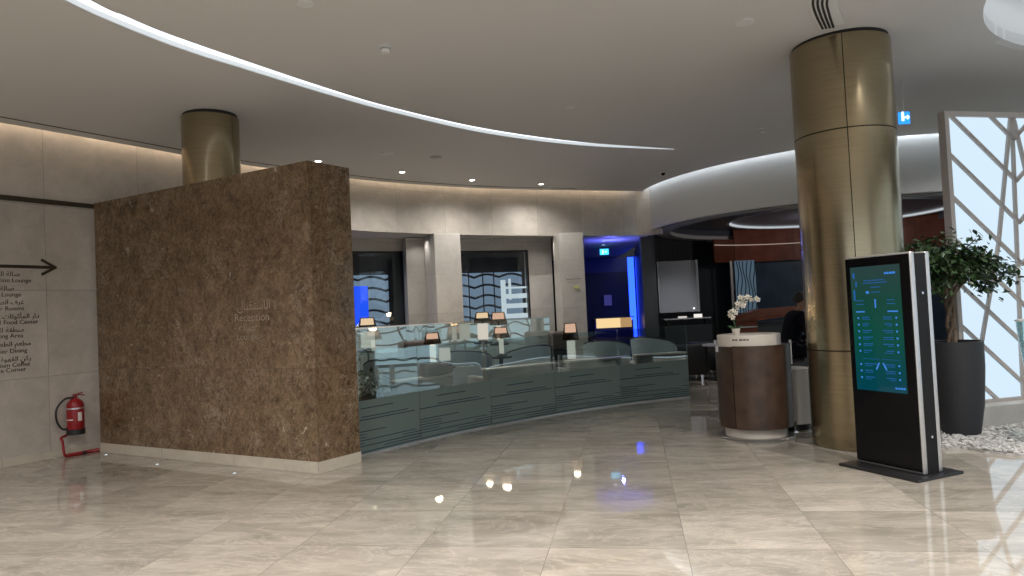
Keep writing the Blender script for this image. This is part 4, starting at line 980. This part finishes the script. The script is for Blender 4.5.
# black glass faces, screens
TM = wall_frame(TA, TD)
for face, m in ((0, wall_frame(TA, TD)), (1, wall_frame(TA+TD*W_+TN*DP, -TD))):
    b = MB(); bars(b, m, [(.012, W_-.012, .05, 1.925)], .004, .010); b.build('glass_front', 'black_gloss', t)
    b = MB(); x0, x1, y0, y1 = .062, .575, .71, 1.845
    b.quadpts([m @ Vector(p) for p in ((x0, y0, .0095), (x1, y0, .0095), (x1, y1, .0095), (x0, y1, .0095))], [(0, 0), (1, 0), (1, 1), (0, 1)])
    scr = b.build('screen', 'screen', t)
    ub, ubb = 'ui', 'ui_bright'
    X = lambda u: x0+u*(x1-x0)
    Yv = lambda v: y0+v*(y1-y0)
    def ln(bb, u0, u1, v, h=.006, name='arrow_line'):
        q = MB(); bars(q, m, [(X(u0), X(u1), Yv(v)-h/2, Yv(v)+h/2)], .011, .002); q.build(name, bb, scr)
    def words(bb, u0, u1, v, h=.008):
        u = u0; rects = []
        while u < u1-.01:
            w = random.uniform(.018, .055); rects.append((X(u), X(min(u+w, u1)), Yv(v)-h/2, Yv(v)+h/2)); u += w+.012
        q = MB(); bars(q, m, rects, .011, .002); q.build('text_row', bb, scr)
    words(ubb, .70, .92, 0.935, .018); words(ub, .05, .10, .93, .05); words(ub, .10, .15, .86, .05); words(ub, .05, .09, .77, .10)
    for v, a, c_ in ((.885, .28, .70), (.865, .26, .74), (.83, .42, .60), (.79, .42, .62)): words(ub, a, c_, v)
    ln(ubb, .31, .37, .79, .022)
    q = MB(); bars(q, m, [(X(.475), X(.50), Yv(.665), Yv(.735))], .011, .002); q.build('arrow', ubb, scr)
    for v in (.725, .695): words(ub, .10, .25, v); words(ub, .72, .88, v)
    ln(ubb, .08, .26, .635, .012); ln(ubb, .72, .92, .635, .012)
    mt = m
    for k in range(10):
        v = .585-.052*k if k < 6 else .585-.052*k-.06
        vv = .59-.0535*k
        if k == 6: continue
        L = .20 if k < 7 else .30
        words(ub, .20, .20+random.uniform(.14, L), vv, .009); words(ub, .20, .20+random.uniform(.1, .2), vv-.016, .006)
        words(ub, .80-random.uniform(.14, L), .80, vv, .009); words(ub, .80-random.uniform(.1, .2), .80, vv-.016, .006)
        for uu in (.11, .87):
            r = .010; cc_ = m @ Vector((X(uu+.01), Yv(vv-.006), .0115))
            zz = m.to_3x3(); q = [cc_+zz @ Vector((r*math.cos(a*PI/4), r*math.sin(a*PI/4), 0)) for a in range(8)]
            qb = MB(); qb.face([qb.bm.verts.new(p) for p in q]); qb.build('icon', ubb, scr)
    ln(ub, .16, .50, .255, .003); ln(ub, .55, .90, .255, .003)
    for sg, uu in ((1, .46), (-1, .60)):
        mt = m @ Matrix.Translation((X(uu), Yv(.20), .011)) @ Matrix.Rotation(-sg*.5, 4, 'Z') @ Matrix.Diagonal((.014, .07, .002, 1)); qb = MB(); bmesh.ops.create_cube(qb.bm, size=1, matrix=mt); qb.build('arrow', ubb, scr)
    words(ubb, .78, .97, .035, .016)
for z in (1.58, .34):
    c = TP(W_+.0, DP/2, z); d3 = Vector((TD.x, TD.y, 0))
    p0 = Vector(TP(W_-.02, DP/2, z)); MB().tube([p0, p0+d3*.026], .012, 14).build('lock', 'chrome', t)

# ------------------------------------------------------------------ lit lattice panels
def lit_panel(origin, ang, width, label, z0=.26, z1=3.68, centre=1.0, step=.5, det=True):
    t = thing('palm_lattice_screen', label, 'lit panel', (origin[0], origin[1], z0), ang, 'backlit lattice panels')
    m = Matrix.Rotation(PI/2, 4, 'X')          # x along, y -> up ; local frame of the empty
    loc = lambda u, v, o=0: Vector((u, -o, v-z0))
    fw = .06
    MB().box((width/2, .06, (z1-z0)/2), (width-.02, .03, z1-z0-.02)).build('backlight', 'glow_panel', t, world=False)
    b = MB()
    b.box((fw/2, .06, (z1-z0)/2), (fw, .10, z1-z0)); b.box((width-fw/2, .06, (z1-z0)/2), (fw, .10, z1-z0)); b.box((width/2, .06, z1-z0-.03), (width-2*fw, .10, .06)); b.box((width/2, .06, .02), (width-2*fw, .10, .04))
    b.build('frame', 'frame_taupe', t, world=False)
    MB().box((width/2, .09, (z1-z0)/2), (width-.13, .03, z1-z0-.13)).build('back_panel', 'dark_wall', t, world=False)
    b = MB(); bw = .042
    def bar(p, q):
        p = Vector(p); q = Vector(q); d = q-p
        if d.length < .05: return
        a = math.atan2(d.y, d.x); c = (p+q)/2
        b.box((c.x, .032, c.y-z0), (d.length+bw*.6, .03, bw), rot=Matrix.Rotation(-a, 4, 'Y'))
    def clip(p, q, ulo, uhi, vlo=z0+.03, vhi=z1-.05):
        # clip a segment to the panel rectangle
        (x0, y0), (x1, y1) = p, q; t0, t1 = 0, 1; dx, dy = x1-x0, y1-y0
        for pp, qq in ((-dx, x0-ulo), (dx, uhi-x0), (-dy, y0-vlo), (dy, vhi-y0)):
            if abs(pp) < 1e-9:
                if qq < 0: return None
            else:
                r = qq/pp
                if pp < 0: t0 = max(t0, r)
                else: t1 = min(t1, r)
        if t0 >= t1: return None
        return (x0+dx*t0, y0+dy*t0), (x0+dx*t1, y0+dy*t1)
    nm = int(round(width/2/centre)) if centre*2 < width+.2 else 1
    for mdl in range(max(1, nm)):
        c0_ = centre+mdl*2*centre; lo, hi = max(fw, c0_-centre), min(width-fw, c0_+centre)
        # spines: middle, and two that spread downwards
        for sgn in (-1, 0, 1):
            pts = [(c0_+sgn*.01, z1), (c0_+sgn*.33-.06*(sgn == 0), 2.1), (c0_+sgn*.66-.1*(sgn == 0), 1.0), (c0_+sgn*.92-.12*(sgn == 0), z0)]
            for p, q in zip(pts, pts[1:]):
                r = clip(p, q, lo, hi)
                if r: bar(*r)
        for sgn in (-1, 1):
            for k in range(-3, 12):
                v0 = 3.72-.5*k
                p = (c0_+sgn*centre, v0); q = (c0_, v0-.86*centre)
                r = clip(p, q, lo, hi)
                if r: bar(*r)
    b.build('lattice', 'frame_taupe', t, world=False)
    return t
pang = math.atan2(.235, .972)
lit_panel((5.13, 8.085), pang, 4.0, 'tall pale blue backlit lattice panel behind the potted tree')
# stone kerb under it and the rest of the lobby's backlit panels along the right side
kd = Vector((.972, .235)).normalized(); kn = Vector((-kd.y, kd.x)); k0 = Vector((5.08, 7.87))
b = MB(); q = [k0, k0+kd*4.3, k0+kd*4.3+kn*.42, k0+kn*.42]; b.prism([tuple(p) for p in q], 0, .26); tag(b.build('stone_kerb', 'kerb'), 'low grey stone kerb carrying the tall backlit panel', 'kerb')
for i, y in enumerate((6.2, 2.0, -2.2)):
    lit_panel((9.6, y), -PI/2, 4.05, z0=.02, label= 'backlit lattice panel %s on the right side of the lobby' % ('nearest the potted tree', 'in the middle', 'farthest back')[i])
struct(MB().box((9.9, .2, 2.2), (.3, 13.2, 4.5)).build('wall_side', 'pier'))

# glazed wall on the far right with wavy lattice
g = thing('lattice_glazing', 'wide dusk lit glazed wall with wavy dark lattice right of the cafe drum', 'window', (12.4, 10.5, 0))
MB().box((12.5, 10.5, 1.75), (.04, 8.6, 3.4)).build('pane', emit('dusk_glazing', (.60, .82, .92), .95), g)
b = MB()
for k in range(8):
    z = .12+.46*k; b.tube([(12.42, 6.2+8.6*q/60, z+.10*math.sin(q*.62+k*.5)) for q in range(61)], .035, 6)
for k in range(10):
    y = 6.3+.93*k; b.tube([(12.42, y+.10*math.sin(q*.8+k), .05+3.4*q/20) for q in range(21)], .03, 6)
b.build('wavy_lattice', 'bar_dark', g, True)
b = MB(); b.box((12.46, 6.17, 1.75), (.14, .10, 3.5)); b.box((12.46, 14.83, 1.75), (.14, .10, 3.5)); b.box((12.46, 10.5, 3.5), (.14, 8.76, .1)); b.build('window_frame', 'black_satin', g)
# planter with tree
px_, py_ = 4.80, 7.66
t = thing('potted_tree', 'leafy ficus tree in tall charcoal planter before the backlit panel', 'potted plant', (px_, py_, 0))
b = MB(); b.lathe([(0, .03), (.185, .03), (.235, .35), (.262, .75), (.265, 1.03), (.255, 1.035), (.245, 1.03), (.24, .96), (0, .96)], (px_, py_, 0), 48); b.build('planter', 'planter', t, True)
MB().lathe([(0, .955), (.24, .955), (.24, .975), (0, .985)], (px_, py_, 0), 32).build('soil', 'soil', t)
for k in range(3):
    pts = [(px_-.03+.035*math.cos(z*9+k*2.09), py_+.035*math.sin(z*9+k*2.09), z) for z in [.96+.62*q/24 for q in range(25)]]
    MB().tube(pts, .019, 8).build('trunk', 'bark', t, True)
tips = []
b = MB(); cen = None
for k in range(34):
    a = random.uniform(0, 2*PI); el = random.uniform(-.15, 1.25); L = random.uniform(.30, .60)
    d = Vector((math.cos(a)*math.cos(el)*1.1, math.sin(a)*math.cos(el), math.sin(el)*.9))
    p1 = Vector((px_-.05, py_, 1.64))+d*L*.5+Vector((0, 0, .08)); p2 = Vector((px_-.05, py_, 1.67))+d*L
    b.tube(spline([(px_-.03, py_, 1.46), tuple(p1), tuple(p2)], 4), [.010]*5+[.006]*3+[.004], 5); tips.append((p1, p2, d))
for extra in ((.62, -.12, -.10), (.48, -.2, .0), (.40, .05, -.12), (.35, -.15, -.18), (-.42, -.1, .02), (.55, .1, .1)):
    p2 = Vector((px_-.03, py_, 1.80))+Vector(extra)*1.0; p1 = Vector((px_-.03+extra[0]*.5, py_+extra[1]*.5, 1.95+extra[2]*.3)); b.tube(spline([(px_-.03, py_, 1.5), tuple(p1), tuple(p2)], 4), [.010]*5+[.006]*3+[.004], 5); tips.append((p1, p2, Vector(extra)))
b.build('branch', 'bark', t, True)
b = MB()
for p1, p2, d in tips:
    for q in range(75):
        s = random.random()*1.1; p = p1.lerp(p2, s)+Vector([random.gauss(0, .055) for _ in range(3)])
        leaf(b, p, Vector((random.gauss(d.x, .8), random.gauss(d.y, .8), random.uniform(-1.2, .2))), random.uniform(.06, .095), .5)
b.build('foliage', 'leaf', t, True)
# pebble bed
PB = [(4.17, 7.25), (4.22, 7.08), (4.46, 7.03), (4.50, 6.84), (4.72, 6.62), (5.3, 6.15), (6.1, 5.7), (9.3, 5.2), (9.3, 8.75), (8.9, 8.78), (5.08, 7.86), (4.6, 8.2), (4.3, 8.2)]
def inside(x, y, P):
    c = False; j = len(P)-1
    for i in range(len(P)):
        if (P[i][1] > y) != (P[j][1] > y) and x < (P[j][0]-P[i][0])*(y-P[i][1])/(P[j][1]-P[i][1])+P[i][0]: c = not c
        j = i
    return c
b = MB(); b.prism(PB, 0.0005, .02)
n = 0
while n < 3600:
    x = 3.9+random.random()**1.6*3.2; y = random.uniform(5.6, 8.7)
    if not inside(x, y, PB) or (x-px_)**2+(y-py_)**2 < .17**2 or ((x-3.68)**2+(y-7.52)**2) < .5**2: continue
    if x > 6.6 and random.random() < .5: continue
    r = random.uniform(.013, .027)
    b.ball((x, y, .022+random.random()*.022), r, (random.uniform(.8, 1.4), random.uniform(.7, 1.2), random.uniform(.5, .9)), 1, Matrix.Rotation(random.random()*3, 4, 'Z'), .18); n += 1
tag(b.build('pebble_bed', 'pebble'), 'bed of white marble chips around the charcoal planter', 'pebbles', kind='stuff')
for k, (x, y) in enumerate(((5.35, 7.30), (5.12, 7.0))):
    tag(MB().ball((x, y, .062), .04, (1.5, 1, .25), 2, jit=.15).build('fallen_leaf', flat('dry_leaf_%d' % k, (.20, .10, .05), .8), smooth=True), ('dry brown leaf on the white chips near the kerb', 'dry brown leaf on the white chips nearer the lobby floor')[k], 'leaf')
# tall clear vase at the right edge of the view
vx_, vy_ = 4.76, 6.62
t = thing('glass_vase', 'tall clear glass vase at the right edge before the lit panel', 'vase', (vx_+.23, vy_, 0))
MB().lathe([(0, .02), (.12, .02), (.13, .05), (.10, .10), (.13, .50), (.19, 1.0), (.215, 1.27), (.205, 1.27), (.18, 1.0), (.12, .5), (.09, .12), (0, .10)], (vx_+.23, vy_, 0), 48).build('bowl', 'vase', t, True)
MB().lathe([(.205, 1.265), (.218, 1.265), (.218, 1.28), (.205, 1.28)], (vx_+.23, vy_, 0), 48, close=True).build('rim', 'white_paint', t, True)

# ------------------------------------------------------------------ ceiling fittings
def downlight(x, y, label, e=26, group='recessed ceiling downlights'):
    z = cz(x); o = thing('downlight', label, 'ceiling light', (x, y, z), 0, group)
    MB().lathe([(.075, -.008), (.05, -.008), (.05, .0), (.075, .0)], (x, y, z), 28, close=True).build('trim', 'white_paint', o)
    MB().lathe([(0, -.006), (.05, -.006), (.05, -.001), (0, -.001)], (x, y, z), 24).build('lens', 'spot_disc', o)
    l = bpy.data.lights.new('downlight_beam', 'SPOT'); l.energy = e*1.12; l.spot_size = math.radians(150); l.spot_blend = 1.0; l.color = (1, .955, .91); l.shadow_soft_size = .02
    lo = bpy.data.objects.new('downlight_beam', l); lo.location = (x, y, z-.02); C.objects.link(lo)
for p, lab in zip([(-3.114, 11.534), (-1.912, 12.748), (-.693, 13.849), (.714, 14.662)], ['downlight just above the right end of the brown marble wall', 'downlight above the tall stone pier, second from left', 'downlight above the right lounge window, third from left', 'downlight at the right end of the ceiling row']):
    q = onc(p); downlight(q[0], q[1], lab, 150)
spots = [(-5.2, 4.2, 'before the directory lettering'), (-2.4, 3.6, 'front left, facing the marble wall'), (.6, 3.6, 'front middle'), (3.4, 3.4, 'front right, before the oculus'), (-6.6, 1.2, 'beside the left wall'), (-3.0, .6, 'left of the camera spot'), (.4, .4, 'right above the viewer'),
         (3.6, .2, 'right of the viewer'), (7.2, 1.4, 'by the lit screens'), (-6.0, -2.6, 'rear far left'), (-2.6, -2.8, 'rear left'), (.8, -2.8, 'rear middle'), (4.2, -3.0, 'rear right'), (7.4, -3.2, 'rear far right')]
spots += [(4.1, 5.1, 'between the bronze column and the oculus'), (9.1, 8.5, 'behind the tall backlit panel'), (7.9, 10.3, 'between the backlit panel and the drum')]
for x, y, lab in spots: downlight(x, y, 'added unseen downlight over the front of the lobby, ' + lab, 420)  # out-of-view downlights added to brighten the floor and ceiling
def disc(p, r, h, label, cat, name, mat='white_paint', dome=False):
    q = onc(p); z = cz(q[0]); o = thing(name, label, cat, (q[0], q[1], z))
    MB().lathe([(0, -.01), (r, -.01), (r, 0), (0, 0)], (q[0], q[1], z), 28).build('base', mat, o, True)
    if dome: MB().lathe([(0, -h), (r*.55, -h), (r*.75, -h*.55), (r*.7, -.011), (0, -.011)], (q[0], q[1], z), 28).build('sensor_head', 'white_paint', o, True); MB().lathe([(r*.745, -h*.56), (r*.78, -h*.5), (r*.74, -h*.35), (r*.70, -h*.40)], (q[0], q[1], z), 28, close=True).build('intake_gap', 'ring_grey', o)
    else: MB().lathe([(0, -.014), (r*.8, -.014), (r*.8, -.0105), (0, -.0105)], (q[0], q[1], z), 28).build('cover', mat, o, True)
disc((-1.126, 6.749), .07, .06, 'smoke detector at upper centre left of the ceiling', 'smoke detector', 'smoke_detector', dome=True)
disc((3.99, 10.781), .07, .07, 'smoke detector left of the large bronze column', 'smoke detector', 'smoke_detector', dome=True)
disc((-1.168, 11.652), .10, .02, 'round grey speaker grille behind the curved light slot', 'speaker', 'ceiling_speaker', 'ring_grey')
disc((2.324, 6.553), .09, .02, 'flat white disc near the air grille', 'speaker', 'ceiling_speaker')
disc((.871, 9.094), .07, .02, 'flat white disc in the middle of the ceiling', 'ceiling disc', 'ceiling_disc')
disc((-1.601, 5.718), .07, .02, 'flat white disc at the top left of the ceiling', 'ceiling disc', 'ceiling_disc')
disc((-1.9, 11.2), .10, .02, 'pair of flat white discs, the nearer one behind the light slot', 'ceiling disc', 'ceiling_disc')
q = onc((3.135, 13.961)); o = thing('security_camera', 'small dark dome camera on the ceiling near the drum', 'security camera', (q[0], q[1], cz(q[0])))
MB().lathe([(0, -.02), (.07, -.02), (.07, 0), (0, 0)], (q[0], q[1], cz(q[0])), 24).build('base', 'white_paint', o); MB().ball((q[0], q[1], cz(q[0])-.03), .045).build('dome', 'black_gloss', o, 'all')
# curved air grille
gr = thing('air_grille', 'curved four slot air grille above the large bronze column', 'air vent', (3.0, 6.4, cz(3)))
L0 = spline([onc(p) for p in [(2.62, 5.55), (2.72, 5.95), (2.79, 6.18), (2.941, 6.46), (3.16, 6.81)]], 5); L1 = spline([onc(p) for p in [(2.78, 5.5), (2.87, 5.92), (2.94, 6.17), (3.07, 6.42), (3.275, 6.78)]], 5)
lerp = lambda f: [(a[0]+(b_[0]-a[0])*f, a[1]+(b_[1]-a[1])*f) for a, b_ in zip(L0, L1)]
b = MB(); b.strip(lerp(-.12), lambda p: cz(p[0])-.006, lambda p: cz(p[0])+.004, .235, -1); b.build('frame', 'white_paint', gr)
for k in range(4):
    b = MB(); b.strip(lerp(.04+k*.27), lambda p: cz(p[0])-.010, lambda p: cz(p[0])-.005, .022, -1); b.build('slot', 'dark_gap', gr)
# exit sign by the column
es = thing('exit_sign', 'small blue glowing exit sign right of the large bronze column', 'sign', (5.176, 9.0, 3.74))
MB().box((5.176, 9.0, 3.843), (.135, .03, .155), -.1).build('sign_face', 'exit_blue', es)
b = MB(); b.box((5.15, 8.98, 3.85), (.03, .01, .10), -.1); b.ball((5.15, 8.98, 3.91), .016, sub=1); b.build('figure', 'exit_white', es)
b = MB(); b.box((5.195, 8.976, 3.845), (.06, .01, .02), -.1); b.box((5.215, 8.975, 3.858), (.035, .01, .015), rot=Matrix.Rotation(.8, 4, 'Y')); b.box((5.215, 8.975, 3.832), (.035, .01, .015), rot=Matrix.Rotation(-.8, 4, 'Y')); b.build('arrow', 'exit_white', es)
MB().box((5.176, 9.0, 4.13), (.008, .008, .42)).build('hanger', 'silver', es)

# ------------------------------------------------------------------ bare lamps without fittings
def area(loc, size, e, col, rot=(0, 0, 0), sy=None):
    l = bpy.data.lights.new('room_light', 'AREA'); l.energy = e; l.color = col; l.size = size
    if sy: l.shape = 'RECTANGLE'; l.size_y = sy
    o = bpy.data.objects.new('room_light', l); o.location = loc; o.rotation_euler = rot; C.objects.link(o); return o
l = bpy.data.lights.new('passage_blue', 'POINT'); l.energy = 34; l.color = (.14, .16, 1.0); l.shadow_soft_size = .03  # bare blue lamp added to tint the passage ceiling
o = bpy.data.objects.new('passage_blue', l); o.location = (2.6, 17.9, 2.85); C.objects.link(o)
for x, y, e_ in ((-3.0, 14.2, 30), (-1.9, 14.75, 14), (-.4, 15.6, 38), (.85, 16.1, 14)):  # small lamps added to lift the lounge back wall
    l = bpy.data.lights.new('recess_fill', 'SPOT'); l.spot_size = 2.4; l.spot_blend = 1; l.energy = e_; l.color = (1, .95, .9); l.shadow_soft_size = .012
    o = bpy.data.objects.new('recess_fill', l); o.location = (x, y, 3.22); C.objects.link(o)
l = bpy.data.lights.new('bar_glow', 'POINT'); l.energy = 80; l.color = (1, .9, .82); l.shadow_soft_size = .1
o = bpy.data.objects.new('bar_glow', l); o.location = (8.0, 17.5, 3.3); C.objects.link(o)
l = bpy.data.lights.new('board_light', 'SPOT'); l.energy = 110; l.color = (.95, .97, 1); l.spot_size = 1.2; l.spot_blend = .8
o = bpy.data.objects.new('board_light', l); o.location = (4.0, 15.6, 3.2); C.objects.link(o); o.rotation_euler = (math.radians(42), 0, -.1)

t = thing('fill_window', 'added wide glowing window wall behind the viewer, for fill light', 'window', (0, -8.7, 0))
MB().box((0, -8.72, 2.1), (18, .04, 3.4)).build('pane', emit('fill_pane', (.82, .91, 1.0), 1.3), t)  # unseen glowing wall added to fill surfaces that face the viewer
b = MB()
for k in range(10): b.box((-9+2*k, -8.68, 2.1), (.08, .08, 3.5))
for z in (.4, 2.1, 3.8): b.box((0, -8.68, z), (18.1, .08, .08))
b.build('window_frame', 'frame_taupe', t)
w = bpy.data.worlds.new('World'); S.world = w; w.use_nodes = True
w.node_tree.nodes['Background'].inputs[0].default_value = (.6, .65, .7, 1); w.node_tree.nodes['Background'].inputs[1].default_value = .05

# ------------------------------------------------------------------ camera
cam = bpy.data.cameras.new('camera'); co = bpy.data.objects.new('camera', cam); C.objects.link(co)
cam.sensor_width = 36; cam.lens = 700/1024*36; cam.clip_start = .05; cam.clip_end = 100
P = math.atan(22/700.); R = math.atan(.0474)
f = Vector((0, math.cos(P), math.sin(P))); u0 = Vector((0, -math.sin(P), math.cos(P))); r0 = Vector((1, 0, 0))
r = r0*math.cos(R)-u0*math.sin(R); u = u0*math.cos(R)+r0*math.sin(R)
mm = Matrix((r, u, -f)).transposed().to_4x4(); mm.translation = Vector((0, 0, 1.6)); co.matrix_world = mm
S.camera = co
S.view_settings.view_transform = 'Standard'; S.view_settings.look = 'None'; S.view_settings.gamma = 1; S.view_settings.use_curve_mapping = False
S.view_settings.exposure = 0.0
S.cycles.use_denoising = True
S.cycles.max_bounces = 10; S.cycles.transparent_max_bounces = 16; S.cycles.caustics_reflective = False; S.cycles.caustics_refractive = False
S.cycles.sample_clamp_indirect = 6
